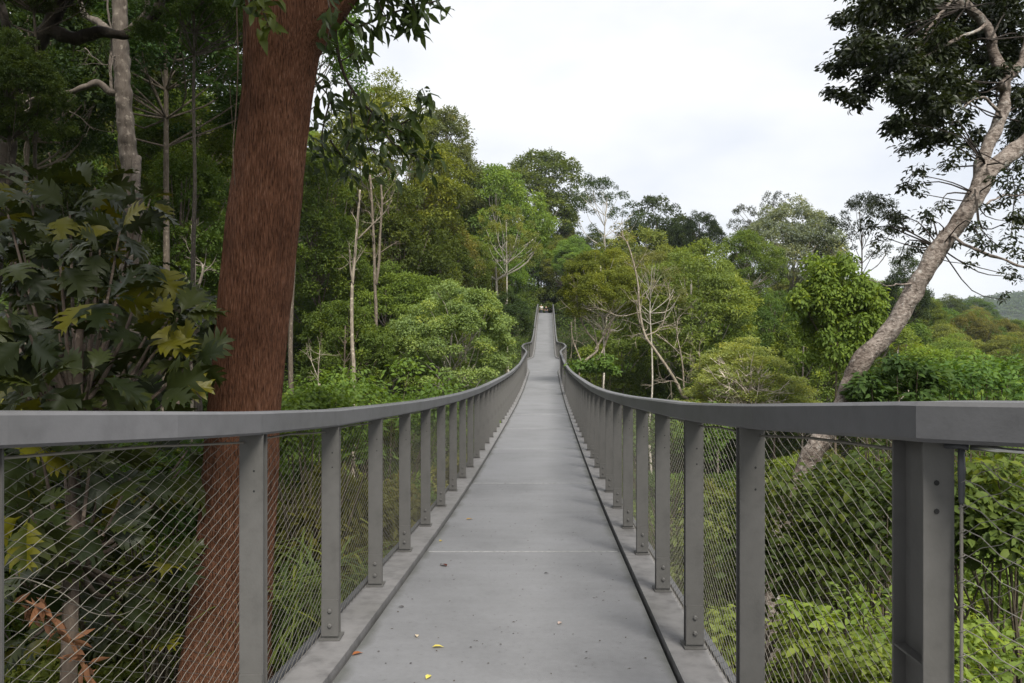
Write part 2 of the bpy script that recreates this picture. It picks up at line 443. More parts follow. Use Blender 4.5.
def add_post(y, sd, detail):
    o = bpy.data.objects.new('post', POST); link(o, bridge)
    sc_z = (rail_gap(y, sd)-.097-.0)/1.205
    o.location = bl((cx(y)+sd*hw(y, sd), y, deck_z(y)))
    o.scale = (1, 1, sc_z)
    if detail >= 1:
        f = bpy.data.objects.new('foot_plate', FOOT); link(f, o)
    if detail >= 2:
        for zz in (.115, .195):
            b = bpy.data.objects.new('bolt', BOLT); b.location = (0, -.0165, zz); link(b, o)
        for zz in (.98, 1.06):
            b = bpy.data.objects.new('bolt_hole', HOLE); b.location = (.012, -.0055, zz); link(b, o)
posts = []
for i in range(-1, 100):
    y = 3.33 + 1.178*i if i >= 0 else 2.035
    if y > 2.0: posts.append((y, -1))
    y = 3.17 + 1.19*i
    if y > 2.2: posts.append((y, 1))
posts = [p for p in posts if p[0] < 118]; posts.sort()
for i, (y, sd) in enumerate(posts[:99]): add_post(y, sd, 2 if y < 14 else (1 if y < 25 else 0))
mb = MB()
for y, sd in posts[99:]:
    mb.box(bl((cx(y)+sd*hw(y,sd), y, deck_z(y)+.62)), (PW, .05, 1.17))
o = mb.build('post', M_POST, bridge); o['kind'] = 'stuff'; o['label'] = 'far grey posts standing too close to count along the climbing span'

# safety nets : zig-zag steel wire rope, one net each side
CELL_Y, SL = .085, .47
for sd in (-1, 1):
    mb = MB()
    nf = 0
    for fam in (1, -1):
        if fam < 0: nf = len(mb.f)
        s0 = .9 if sd > 0 else .9
        y0 = s0 - 2.8
        while y0 < 62:
            yb = y0 if fam > 0 else y0 + 2.62
            y0 += CELL_Y if y0 < 30 else CELL_Y*1.7
            near = y0 < 9
            nseg = 44 if near else (8 if y0 < 25 else 3)
            T = np.linspace(0, 1, nseg+1); pts = []
            for i, t in enumerate(T):
                y = yb + fam*t*1.19/SL
                if y < (2.03 if sd > 0 else 0.8) or y > 63: continue
                z = deck_z(y) + .05 + t*1.165*(rail_gap(y, sd)-.13)/1.18
                wob = (.0032*(1 if i % 2 else -1)*fam) if near else 0
                pts.append((cx(y)+sd*(hw(y, sd)+.052+.003*fam), y, z+wob))
            if len(pts) > 1: mb.tube(bl(pts), (.00125 if fam > 0 else .0008) if near else (.0015 if fam > 0 else .0010), 4 if near else 3, caps=False)
    o = mb.build('safety_net', M_WIRE, bridge, smooth=True); o.data.materials.append(M_WIRE_DARK)
    for q in o.data.polygons[nf:]: q.material_index = 1

# end post of the right side, an open channel with stiffener, bolt holes
yE = 1.93; cE = np.array([cx(yE)+hw(yE,1), yE, deck_z(yE)])
rz = 0.0; HH = rail_gap(yE, 1)-.10
mb = MB()
mb.box(bl(cE + [.018, -.001, HH/2]), (.076, .008, HH))                   # flange toward the viewer
mb.box(bl(cE + [.018, .150, HH/2]), (.076, .008, HH))
mb.box(bl(cE + [.016, .0745, HH/2]), (.008, .142, HH-.002))              # web
ep = mb.build('end_post', M_POST, bridge)
mb = MB(); mb.loft([bl(cE+np.array(p)) for p in ()] or [bl([cE+[-.019,.006,.81],cE+[.010,.006,.81],cE+[.010,.006,.804],cE+[-.019,.006,.804]]), bl([cE+[-.019,.144,.81],cE+[.010,.144,.81],cE+[.010,.144,.804],cE+[-.019,.144,.804]])])
mb.build('stiffener', M_POST, ep)
for zz in (1.19, 1.26):
    h = bpy.data.objects.new('bolt_hole', HOLE); h.location = bl(cE + [.012, -.005, zz]); h.scale = (1.5,1.5,1.5); link(h, ep)
    h = bpy.data.objects.new('bolt_hole', HOLE); h.rotation_euler = (0,0,-math.pi/2); h.location = bl(cE + [.0122-.001, .05, zz]); h.scale = (1.5,1.5,1.5); link(h, ep)
b = bpy.data.objects.new('bolt', BOLT); b.rotation_euler = (0,0,-math.pi/2); b.location = bl(cE + [.011, .04, .74]); link(b, ep)
# the platform's own net on the near side of the end post: vertical edge cable, tensioning rod, net
yC = 1.895; cC = np.array([cx(yC)+hw(yC,1)+.038, yC-.0, deck_z(yC)])
mb = MB(); mb.tube(bl([cC+[.0,.0,z] for z in np.linspace(.0, 1.35, 12)]), .0045, 6); 
mb.build('edge_cable', M_WIRE, bridge, smooth=True)
mb = MB(); mb.tube(bl([cC+[0,0,1.345], cC+[0,0,1.29], cC+[0,0,1.22], cC+[0,0,1.21]]), [.008,.009,.007,.004], 8); mb.tube(bl([cC+[-.03,.02,1.352], cC+[0,0,1.352], cC+[.012,-.01,1.35]]), .008, 8)
mb.build('turnbuckle', M_TOE, bridge, smooth=True)
mb = MB(); e0 = cC+[.012,-.02,1.352]; yF = .9; e1 = np.array([cx(yF)+hw(yF,1)+.045, yF, deck_z(yF)+1.325])
mb.tube(bl([e0, e0+(e1-e0)*.05, e0+(e1-e0)*.06, e1]), [.008,.008,.006,.006], 8); mb.build('tension_rod', M_STEEL, bridge, smooth=True)
mb = MB()
def platnet(s, t):  # s distance toward the camera
    y = yC - s; return np.array([cx(y)+hw(y,1)+.038, y, deck_z(y)+t])
for q in range(-22, 24):
    z0 = .06*q
    pts = [platnet(s, z0+1.34-s*.75 + .006*(1 if i % 2 else -1)) for i, s in enumerate(np.linspace(0, 1.4, 40)) if 0.02 < z0+1.34-s*.75 < 1.33]
    if len(pts) > 2: mb.tube(bl(pts), .0014, 4, caps=False)
    pts = [platnet(s, z0+s*.75 + .006*(1 if i % 2 else -1)) for i, s in enumerate(np.linspace(0, 1.4, 40)) if 0.02 < z0+s*.75 < 1.33]
    if len(pts) > 2: mb.tube(bl(pts), .0008, 4, caps=False)
for q in range(21):    # loops of the net round the cable
    z = .05+.06*q; a = np.linspace(0, 5.2, 9)
    mb.tube(bl([cC+[.008*math.cos(t)+.002, .008*math.sin(t), z+.02*t/5] for t in a]), .0016, 4, caps=False)
mb.build('safety_net', M_WIRE, bridge, smooth=True)

# ------------------------------------------------------------------ debris on the deck
def deck_pt(px, py):
    """point of the deck seen at a pixel"""
    lo, hi = 2.5, 47.0
    for _ in range(50):
        m = (lo+hi)/2
        if HZ - deck_z(m)*F/m > py: lo = m
        else: hi = m
    y = (lo+hi)/2; x = (px-512)/F*y
    return np.array([x, y, deck_z(y)])
litter = [(466,520,.085,(.45,.34,.05),25,'curled yellow leaf on the deck, farthest up of the fallen leaves'),
          (440,542,.06,(.40,.30,.06),80,'small tan leaf lying left on the deck beside the pale joint'),
          (447,567,.10,(.12,.06,.03),130,'long brown twig-like dead leaf on the deck below the pale joint'),
          (352,656,.07,(.34,.17,.05),40,'brown curled leaf against the left kerb'),
          (432,648,.07,(.45,.36,.08),10,'yellow leaf with a thin stalk on the near deck'),
          (417,638,.05,(.55,.5,.34),100,'tiny pale leaf scrap just left of the stalked yellow leaf'),
          (558,625,.055,(.50,.45,.36),60,'pale leaf scrap right of the middle of the near deck'),
          (544,574,.045,(.02,.018,.015),20,'small black leaf scrap in the middle of the deck'),
          (404,608,.05,(.03,.02,.015),150,'dark brown scrap on the left half of the near deck'),
          (426,680,.06,(.5,.42,.1),70,'yellow leaf at the very bottom edge of the deck')]
for px, py, L, colr, a, lab in litter:
    p = deck_pt(px, py); lf = Leaves(); r = math.radians(a)
    lf.add('l', np.array([[0,0,.006]]), np.array([[math.cos(r), math.sin(r), .04]]), np.array([[.15,.1,1.0]]), L, L*.5, np.array([.5]))
    o = lf.build('fallen_leaf', M_DRY, None, colr); o.location = p; tag(o, lab, 'leaf', 'leaves fallen on the bridge deck')
rng = np.random.default_rng(5)
lf = Leaves(); n = 260
ys_ = 3.2 + 14*rng.random(n)**1.6; xs_ = np.array([cx(y) + (rng.random()*2-1)*.78 for y in ys_])
pz = np.array([deck_z(y)+.004 for y in ys_])
an = rng.random(n)*6.28
lf.add('d', np.stack([xs_, ys_, pz], 1), np.stack([np.cos(an), np.sin(an), 0*an], 1), np.tile([0,0,1.0], (n,1)), .008+.016*rng.random(n), .005+.008*rng.random(n), rng.random(n))
o = lf.build('leaf_specks', M_DRY, None, (.05,.04,.03)); tag(o, 'tiny dark specks of leaf litter scattered over the grey deck', 'litter', None, 'stuff')

# ------------------------------------------------------------------ tree kinds (shared meshes)
class Kind: pass
def gen_kind(seed, R=4.0, Hc=5.0, lobes=5, clumps=16, leaves=230, ll=.26, lw=.13, rc=.95, flat=.55, spread=.55, tall=1.0,
             trunk=.16, limb_every=6, kind='d', droop=.12, up=.9, open_=0.0, shell=.5, trunk_down=18, forks=1, gap=.0):
    leaves = int(leaves*1.25)
    rng = np.random.default_rng(seed); L = Leaves(); tb = MB()
    K = Kind(); K.R = R; K.H = Hc
    lob = []
    for i in range(lobes):
        a = i*2.4 + rng.random()*.8; q = spread*R*(.4+.6*rng.random()) if i else 0
        h = Hc*(.22 + .55*rng.random()*(1 - .5*q/(spread*R))) if i else Hc*.62
        r = R*(.42+.28*rng.random()) if i else R*.58
        lob.append((np.array([q*math.cos(a), q*math.sin(a), h]), r, min(r*.8*tall, Hc-h+.001)))
    # trunk
    lean = rng.normal(size=2)*.25
    tp = [np.array([lean[0]*t*.5, lean[1]*t*.5, -trunk_down + (trunk_down+Hc*.75)*t]) + np.array([rng.normal()*.12, rng.normal()*.12, 0])*(0 if t == 0 else 1) for t in np.linspace(0, 1, 8)]
    path = smooth_path(tp, 26)
    tb.tube(path, np.linspace(trunk*1.25, trunk*.35, 26), 9)
    def trunk_at(z):
        i = np.argmin(abs(path[:, 2]-z)); return path[i]
    cl = []
    for c, r, rz in lob:
        for j in range(clumps):
            best = None
            for _ in range(6):
                u = unit(rng.normal(size=3) + np.array([0, 0, .55]))
                if u[2] < -.45: continue
                p = c + u*np.array([r, r, rz])*(.82+.22*rng.random())
                ins = min([np.linalg.norm((p-c2)/np.array([r2, r2, rz2])) for c2, r2, rz2 in lob])
                if ins < .72: continue
                dd = min([np.linalg.norm(p-q) for q in cl] + [9])
                if best is None or dd > best[0]: best = (dd, p)
            if best: cl.append(best[1])
    cl = np.array(cl)
    for i, c in enumerate(cl):
        if rng.random() < gap: continue
        r = rc*(.6+.8*rng.random())
        nl = int(leaves*(r/rc)**1.7)
        clump(L, rng, c, r, max(nl, 8), ll, lw, kind, flat*(.8+.4*rng.random()), up, droop, shell)
        if i % limb_every == 0:
            s = trunk_at(max(c[2]*(.35+.45*rng.random()) - .3*np.hypot(c[0], c[1]), -.25*Hc*rng.random())); mid = s*np.array([.45,.45,.62]) + c*np.array([.55,.55,.38]) + rng.normal(size=3)*.3
            q = smooth_path([s, mid, c*.92+s*.08, c], 9)
            tb.tube(q, np.linspace(trunk*.24, .012, 9), 5, caps=False)
    K.crown = L.mesh('crown', M_LEAF); K.trunk = tb.mesh('trunk', M_BARK, True)
    z = np.array([c[2] for c in cl]); K.top = z.max()+rc*flat*.8; K.bot = z.min()-rc*flat*.8
    K.rad = np.percentile(np.hypot(cl[:,0], cl[:,1]), 92)+rc*.6
    return K
KINDS = {}
# distant forest crowns
FAR = dict(ll=.19, lw=.085)
KINDS['dome']  = [gen_kind(11, lobes=7, clumps=27, rc=.56, leaves=135, Hc=5.6, **FAR), gen_kind(12, lobes=6, clumps=30, R=4.2, Hc=5.0, rc=.58, leaves=140, **FAR), gen_kind(13, lobes=8, clumps=24, rc=.54, spread=.7, leaves=135, Hc=5.4, **FAR)]
KINDS['layer'] = [gen_kind(21, lobes=7, clumps=25, rc=.72, flat=.34, leaves=190, ll=.17, lw=.07, Hc=6.5), gen_kind(22, lobes=8, clumps=22, rc=.75, flat=.32, leaves=190, ll=.17, lw=.07, Hc=6, spread=.75)]
KINDS['tall']  = [gen_kind(31, R=3.0, Hc=9.0, lobes=9, clumps=20, rc=.56, tall=1.5, leaves=135, spread=.45, **FAR), gen_kind(32, R=3.2, Hc=8, lobes=8, clumps=21, rc=.55, tall=1.3, leaves=135, spread=.55, **FAR)]
KINDS['open']  = [gen_kind(41, lobes=7, clumps=11, rc=.5, leaves=95, limb_every=4, trunk=.15, spread=.8, gap=.1, **FAR), gen_kind(42, lobes=8, clumps=10, rc=.48, leaves=90, limb_every=4, spread=.9, Hc=5.8, gap=.15, **FAR)]
# nearer crowns, finer leaves
KINDS['fine']  = [gen_kind(51, lobes=7, clumps=22, rc=.66, leaves=330, ll=.15, lw=.07, flat=.42, limb_every=4), gen_kind(52, lobes=8, clumps=20, rc=.62, leaves=320, ll=.15, lw=.07, flat=.45, spread=.7, limb_every=4)]
KINDS['broad'] = [gen_kind(61, R=2.6, Hc=4.6, lobes=6, clumps=16, rc=.5, leaves=150, ll=.22, lw=.11, flat=.75, spread=.45, tall=1.2, kind='l', limb_every=4, droop=.5, up=.6, shell=.35, trunk=.1)]
KINDS['bush']  = [gen_kind(71, R=2.2, Hc=2.6, lobes=6, clumps=13, rc=.55, leaves=200, ll=.15, lw=.075, limb_every=5, trunk=.05, trunk_down=3, spread=.75), gen_kind(72, R=2.4, Hc=2.2, lobes=7, clumps=12, rc=.5, leaves=190, ll=.17, lw=.09, limb_every=5, trunk=.05, trunk_down=3, spread=.8)]

def put_tree(kind, i, x, y, zb, zt, wid, colr, name, label, cat='tree', group=None, bark=(.2,.18,.16), rot=None, sz=None):
    """crown from height zb to zt, wid metres across, trunk down to the ground"""
    K = KINDS[kind][i % len(KINDS[kind])]
    gz = ground(x, y)
    root = empty(name, (x, y, gz), label, cat, group)
    sxy = wid/2/K.rad; s_z = min((zt-zb)/(K.top-K.bot), 1.6*sxy)
    off = zt - K.top*s_z - gz
    rot = random.random()*6.28 if rot is None else rot
    for nm, me, cc in (('trunk', K.trunk, bark), ('crown', K.crown, colr)):
        o = bpy.data.objects.new(nm, me); o.location = (0, 0, off); o.scale = (sxy, sxy, s_z); o.rotation_euler = (0, 0, rot)
        o.color = (*cc, 1); link(o, root)
    return root

def px_tree(kind, i, px, ytop, ybot, wpx, d, colr, name, label, cat='tree', group=None, bark=(.2,.18,.16), rot=None):
    u = (px-512)/F*d - .0446*d
    if d < 130 and abs(u) < 4.2: print('ON BRIDGE', label, u)
    t = P(px, ytop, d); b = P(px, ybot, d)
    return put_tree(kind, i, t[0], d, b[2], t[2], wpx/F*d, colr, name, label, cat, group, bark, rot)

LIME=(.165,.225,.036); MID=(.115,.165,.028); DARK=(.04,.058,.018); GREY=(.14,.155,.105); YEL=(.25,.31,.09); OLIVE=(.145,.155,.036); DEEP=(.07,.11,.02)
PALE=(.42,.39,.34)
#            kind  i   px  ytop ybot wpx  d   colour  label
T = [
 ('fine', 0, 452, 280, 392, 135, 36, (.175,.225,.07), 'leafy_tree', 'bushy fresh green tree rising just behind the left handrail', PALE),
 ('fine', 1, 604, 244, 372, 88, 39.5, LIME, 'leafy_tree', 'light green tree with twisting white stems right of the bridge', PALE),
 ('broad',0, 835, 254, 372,  95, 26, (.115,.175,.028), 'leafy_tree', 'glossy bright green young tree just left of the leaning trunk', (.15,.12,.09)),
 ('layer',0, 745, 338, 425, 130, 30, YEL, 'leafy_tree', 'low yellow green tree behind the right handrail', PALE),
 ('layer',1, 690, 252, 375, 150, 52, (.14,.185,.04), 'leafy_tree', 'wide pale green tree behind the bare pale stems', PALE),
 ('dome', 0, 538, 152, 240, 112, 142, (.10,.145,.03), 'rainforest_tree', 'round topped green tree on the skyline just left above the bridge end', (.2,.18,.15)),
 ('open', 0, 605, 178, 250,  75, 110, DARK, 'rainforest_tree', 'thin dark open crowned tree with a pale stem on the skyline', PALE),
 ('dome', 1, 655, 196, 285, 100, 115, DARK, 'rainforest_tree', 'dark tree on the skyline left of the gap of sky', (.12,.1,.08)),
 ('dome', 2, 698, 212, 300,  55, 105, (.028,.045,.014), 'rainforest_tree', 'dark rounded tree at the right end of the central ridge', (.12,.1,.08)),
 ('tall', 0, 448, 108, 240,  85, 85, (.12,.155,.06), 'rainforest_tree', 'tall feathery tree highest on the left skyline', (.2,.18,.15)),
 ('layer',0, 388,  76, 240, 150, 62, (.155,.21,.036), 'rainforest_tree', 'tall yellow green tree right of the red trunk, reaching above the hanging twigs', (.2,.18,.15)),
 ('dome', 0, 497, 166, 290, 105, 86, (.14,.20,.04), 'rainforest_tree', 'light green tree in front of the round topped skyline tree', PALE),
 ('open', 1, 508, 205, 310,  80, 70, OLIVE, 'rainforest_tree', 'thin leafed tree with slim white stems left of the bridge end', PALE),
 ('dome', 1, 640, 228, 320, 120, 85, OLIVE, 'rainforest_tree', 'olive green tree below the thin dark skyline tree', (.25,.2,.15)),
 ('open', 0, 650, 250, 345, 80, 48, (.15,.17,.055), 'rainforest_tree', 'sparse pale stemmed tree behind the light green tree', PALE),
 ('dome', 2, 790, 200, 300, 120, 85, GREY, 'rainforest_tree', 'large grey green tree on the right skyline', (.22,.19,.16)),
 ('open', 1, 765, 192, 260,  75, 92, (.05,.06,.035), 'rainforest_tree', 'dark tufted tree top poking above the grey green tree', (.15,.13,.11)),
 ('dome', 0, 748, 230, 310,  65, 75, (.11,.16,.03), 'rainforest_tree', 'mid green tree at the left foot of the grey green tree', (.2,.18,.15)),
 ('open', 0, 862, 192, 290,  90, 60, (.024,.036,.014), 'rainforest_tree', 'nearly black open tree between the grey tree and the leaning trunk', (.08,.07,.06)),
 ('tall', 1, 905, 255, 330,  50, 70, (.04,.06,.025), 'rainforest_tree', 'dark small tree top right behind the leaning trunk', (.12,.1,.08)),
 ('dome', 1, 700, 238, 360, 120, 72, (.135,.19,.032), 'rainforest_tree', 'bright green tree filling the slope right of the bridge end', (.2,.18,.15)),
 ('dome', 2, 772, 290, 370,  90, 55, (.08,.12,.025), 'rainforest_tree', 'shaded green tree left behind the glossy young tree', (.15,.12,.1)),
 ('dome', 0, 345, 300, 420, 110, 34, (.085,.135,.025), 'understory_tree', 'dark green understory tree at the foot of the white stem', (.15,.12,.1)),
 ('tall', 0, 320, 150, 300,  95, 48, (.09,.145,.025), 'rainforest_tree', 'leafy green tree just right of the red trunk', (.15,.12,.1)),
 ('tall', 1, 395, 180, 320, 100, 55, DEEP, 'rainforest_tree', 'deep green tree behind the twin grey stems', (.15,.12,.1)),
 ('dome', 1, 425, 195, 300, 100, 66, OLIVE, 'rainforest_tree', 'olive tinted tree above the bushy fresh green tree', (.2,.18,.15)),
 ('dome', 2, 505, 290, 365,  60, 60, DARK, 'understory_tree', 'dark tree close to the left side of the far span', (.12,.1,.08)),
 ('fine', 0, 575, 235, 300,  50, 108, (.13,.19,.04), 'rainforest_tree', 'bright tree hanging over the far end of the bridge', (.2,.18,.15)),
 ('bush', 0, 524, 285, 325, 55, 134, DEEP, 'understory_tree', 'low dark tree just beyond the far end of the bridge on the left', (.15,.12,.1)),
 ('bush', 1, 566, 282, 325, 60, 133, MID, 'understory_tree', 'low green tree just beyond the far end of the bridge on the right', (.15,.12,.1)),
 ('bush', 1, 545, 288, 312, 50, 146, DARK, 'understory_tree', 'low dark tree in line with the far end of the bridge', (.15,.12,.1)),
 ('tall', 0, 535, 222, 320, 60, 138, MID, 'rainforest_tree', 'tree closing the view behind the far end of the bridge on the left', (.15,.12,.1)),
 ('dome', 1, 566, 226, 320, 60, 142, (.13,.18,.035), 'rainforest_tree', 'paler tree closing the view behind the far end of the bridge on the right', (.15,.12,.1)),
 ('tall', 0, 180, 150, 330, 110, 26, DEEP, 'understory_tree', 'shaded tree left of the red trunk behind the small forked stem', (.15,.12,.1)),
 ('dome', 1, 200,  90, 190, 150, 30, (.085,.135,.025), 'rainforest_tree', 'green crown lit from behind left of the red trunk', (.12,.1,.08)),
 ('tall', 1,  60, 120, 330, 130, 22, DARK, 'understory_tree', 'dark tree behind the big lobed leaves at the left edge', (.12,.1,.08)),  # dark left crowns from here on: canopy shade put into the leaf colour
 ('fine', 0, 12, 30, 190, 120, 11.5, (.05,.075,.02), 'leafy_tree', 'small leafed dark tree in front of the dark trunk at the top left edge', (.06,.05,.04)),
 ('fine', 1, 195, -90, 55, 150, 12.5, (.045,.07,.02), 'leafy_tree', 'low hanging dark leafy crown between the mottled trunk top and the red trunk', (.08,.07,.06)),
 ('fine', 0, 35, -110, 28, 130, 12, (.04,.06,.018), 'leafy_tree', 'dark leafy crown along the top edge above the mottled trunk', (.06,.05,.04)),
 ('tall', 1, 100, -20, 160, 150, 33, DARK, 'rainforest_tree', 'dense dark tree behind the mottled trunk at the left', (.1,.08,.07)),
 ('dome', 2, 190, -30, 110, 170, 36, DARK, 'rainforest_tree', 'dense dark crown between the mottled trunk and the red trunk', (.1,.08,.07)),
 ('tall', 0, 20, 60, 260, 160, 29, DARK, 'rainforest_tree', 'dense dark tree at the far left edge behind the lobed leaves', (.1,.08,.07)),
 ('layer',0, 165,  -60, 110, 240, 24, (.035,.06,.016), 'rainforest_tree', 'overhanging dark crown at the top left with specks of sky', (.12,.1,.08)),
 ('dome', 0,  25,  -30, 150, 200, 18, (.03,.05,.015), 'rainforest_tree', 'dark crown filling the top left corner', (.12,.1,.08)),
 ('dome', 2, 290, -40, 120, 160, 40, (.085,.135,.025), 'rainforest_tree', 'crown behind the top of the red trunk', (.12,.1,.08)),
]
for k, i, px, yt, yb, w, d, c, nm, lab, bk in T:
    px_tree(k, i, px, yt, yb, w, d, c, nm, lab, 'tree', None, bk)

# forest covering the slopes: individual trees, the ones nothing tells apart share a label
def in_view(x, y): return -.72 < x/y < .74
rng2 = random.Random(3)
def slope_ok(x, y):
    u = x - .0446*y
    return abs(u) > 5.5 or y > 128
cnt = 0
palette = [MID, LIME, DEEP, OLIVE, (.125,.19,.03), (.09,.135,.025), (.15,.20,.038)]
y = 30.0
while y < 170:
    step = 5.6 + y*.032
    x = -.70*y
    while x < .72*y:
        xx = x + rng2.uniform(-.4,.4)*step; yv = y + rng2.uniform(-.4,.4)*step
        u = xx - .0446*yv; px = 512+xx/yv*F
        if yv < 50 and px > 235: x += step; continue
        if slope_ok(xx, yv) and px < 1060 and px > -60:
            h = rng2.uniform(9, 15)
            gz = ground(xx, yv); top = gz + h
            # keep the ridge line of the photograph: no filler above it
            lim = np.interp(px, [0,330,360,470,500,570,600,700,716,735,760,850,900,930,960,985,1060],
                                [0,0,110,150,185,205,225,245,262,262,225,240,285,300,300,316,322])
            ptop = HZ - top/yv*F
            if ptop < lim: top = (HZ-lim)/F*yv*1.0 - rng2.uniform(0,1.5)
            ht = top - gz
            if ht > 3.5:
                side = 'left' if px < 545 else 'right'
                if px > 850 and yv > 60: gp, lab = 'trees on the valley slope at the far right', 'rounded green tree crown in the forest on the far right slope'
                elif side == 'left': gp, lab = 'trees on the slope left of the bridge', 'green forest tree on the slope left of the bridge'
                else: gp, lab = 'trees on the slope right of the bridge', 'green forest tree on the slope right of the bridge'
                kd = rng2.choice(['dome','dome','layer','tall'])
                w = rng2.uniform(6.0, 9.0); ch = min(ht*.95, rng2.uniform(6.5, 9.5))
                put_tree(kd, rng2.randrange(3), xx, yv, top-ch, top, w, rng2.choice(palette), 'forest_tree', lab, 'tree', gp, (.17,.15,.13)); cnt += 1
        x += step
    y += step*.8
# far right forest beyond the valley
y = 175.0
while y < 330:
    x = .32*y
    while x < .70*y:
        xx = x + rng2.uniform(-3,3); yv = y + rng2.uniform(-3,3); px = 512+xx/yv*F
        gz = ground(xx, yv); top = gz + rng2.uniform(10, 16)
        lim = np.interp(px, [700,900,940,975,990,1024,1060], [300,292,288,296,312,320,322])
        top = min(top, (HZ-lim)/F*yv - rng2.uniform(0,2.5))
        put_tree(rng2.choice(['dome','layer']), rng2.randrange(3), xx, yv, top-8, top, rng2.uniform(9,13), rng2.choice(palette), 'forest_tree', 'rounded green tree crown in the forest on the far right slope', 'tree', 'trees on the valley slope at the far right', (.17,.15,.13)); cnt += 1
        x += 12
    y += 22
print('forest trees', cnt)

# bluish far hill seen at the right edge
mb = MB(); hx = np.linspace(380, 1500, 90); hy = np.linspace(820, 1400, 40); vv = []
for yv in hy:
    for x in hx:
        t = (yv-820)/580; prof = math.sin(math.pi*min(1, t*1.0))
        r = ip(x, [380,480,560,700,900,1500], [0,10,42,62,75,90])
        z = -25 + (r+25)*prof + 6*mnoise.noise(Vector((x*.02, yv*.02, 0))) + 3.5*mnoise.noise(Vector((x*.09, yv*.09, 5)))
        vv.append((x, yv, z))
n = len(hx); mb.add(vv, [(j*n+i, j*n+i+1, (j+1)*n+i+1, (j+1)*n+i) for j in range(len(hy)-1) for i in range(n-1)])
o = mb.build('far_hill', M_SOIL, smooth=True); o['kind'] = 'structure'
rngf = np.random.default_rng(9); lf = Leaves()
for q in range(1500):
    x = rngf.uniform(400, 900); yv = rngf.uniform(830, 1120); t = (yv-820)/580
    r = ip(x, [380,480,560,700,900,1500], [0,10,42,62,75,90]); z = -25+(r+25)*math.sin(math.pi*t)
    clump(lf, rngf, (x, yv, z+4), 6*(.7+.6*rngf.random()), 26, 3.2, 2.2, 'd', .7)
o = lf.build('far_woodland', M_LEAF, None, (.05,.08,.025)); tag(o, 'distant bluish forest covering the hill at the right edge', 'woodland', None, 'stuff')

# ------------------------------------------------------------------ pale stems and bare trees
def stem_tree(name, label, strokes, d, colr, material=None, group=None, base=None, depth_jit=.6, seed=0, cat='tree', leaf=None):
    """strokes: (pixel points, start width px, end width px)"""
    rg = np.random.default_rng(seed)
    b = P(*strokes[0][0][0], d) if base is None else base
    gz = ground(b[0], b[1])
    root = empty(name, (b[0], b[1], gz), label, cat, group)
    O = np.array(root.location); 
    for i, (pp, w0, w1) in enumerate(strokes):
        dj = 0 if i == 0 else rg.uniform(-depth_jit, depth_jit)
        pts = [P(x, y, d + dj*k/max(1, len(pp)-1)) for k, (x, y) in enumerate(pp)]
        if i == 0 and pts[0][2] > gz and cat == 'tree': pts = [np.array([pts[0][0]-.1, pts[0][1], gz-.3])] + pts
        path = smooth_path(pts, max(10, 5*len(pts))) - O
        mbs = MB() if i == 0 or i == 'x' else mbs
        k_ = .62 if w0 < 9 else 1.0; ns = 20 if w0 > 15 else (8 if w0 > 4 else 5); path2 = smooth_path(path, len(path)*(4 if w0 > 9 else 1))
        mbs.tube(path2, np.linspace(w0, w1, len(path2))/2/F*d*k_*(1+np.array([.10*mnoise.noise(Vector((i*7.1, q[2]*2.2, 0)))+.05*mnoise.noise(Vector((i*3.1, q[2]*9, 4))) for q in path2])), ns)
        if cat == 'tree' and w0 < 9 and name not in ('leaning_tree', 'dark_leaning_tree'):
            nt_ = int((5 if i else 9) * (1.6 if name == 'bare_tree' else 1))
            for q in range(nt_):
                t0 = (.35 if i else .5) + (.62 if i else .48)*rg.random(); a = path2[min(len(path2)-2, int(t0*len(path2)))]
                ax = unit(path2[-1]-path2[len(path2)//2]); Ln = rg.uniform(.35, 1.1)*d/30
                dv = unit(ax*.7 + rg.normal(size=3)*.65 + np.array([0,0,.25])); e = a + dv*Ln; m_ = a*.5+e*.5 + rg.normal(size=3)*.05*d/30
                mbs.tube(smooth_path([a, m_, e], 6), np.linspace(.45*w1/2/F*d, .004*d/30, 6), 4, caps=False)
                for q2 in range(2):
                    b_ = m_*.6+e*.4; mbs.tube([b_, b_ + unit(dv+rg.normal(size=3)*.6)*Ln*.45], [.006*d/30, .003*d/30], 3, caps=False)
    if strokes[0][1] > 15:
        for k, arr in enumerate(mbs.v):
            mbs.v[k] = arr + np.array([[mnoise.noise(Vector(q*5)), mnoise.noise(Vector(q*5+7)), mnoise.noise(Vector(q*5+13))] for q in arr])*.035
    o = mbs.build('trunk', material or M_BARK, root, smooth=True); o.color = (*colr, 1)
    if leaf: 
        L = Leaves()
        for (x, y, r, n) in leaf['at']:
            c = P(x, y, d+rg.uniform(-.6,.6)) - O
            clump(L, rg, c, r/F*d, n, leaf['ll'], leaf['lw'], leaf.get('k','d'), leaf.get('flat',.55))
        L.build('crown', M_LEAF, root, leaf['c'])
    return root

WH = (.27,.235,.19); GB=(.15,.125,.10)
stem_tree('slim_tree', 'straight slim whitish trunk forking halfway up, right of the red trunk',
  [([(354,392),(352,340),(352,290),(355,255),(358,215),(360,190)],7.5,3),([(353,285),(350,265),(350,250)],4,2),([(357,240),(372,225),(385,212),(392,200)],3,1.2)], 30, WH, seed=1)
stem_tree('slim_tree', 'pair of grey mottled stems joining low, behind the straight whitish trunk',
  [([(376,330),(375,290),(374,250),(372,205),(370,175)],6,3.5),([(376,285),(379,262),(380,235),(382,205),(381,185)],5,3)], 40, GB, seed=2)
stem_tree('slim_tree', 'small pale forked trunk between the lobed leaves and the red trunk',
  [([(192,420),(192,330),(193,300),(195,270),(193,250),(192,225)],6,3),([(193,300),(200,282),(203,268),(200,262)],5,3.5),([(193,295),(186,293),(182,292)],4,2)], 18, (.17,.15,.125), seed=3)
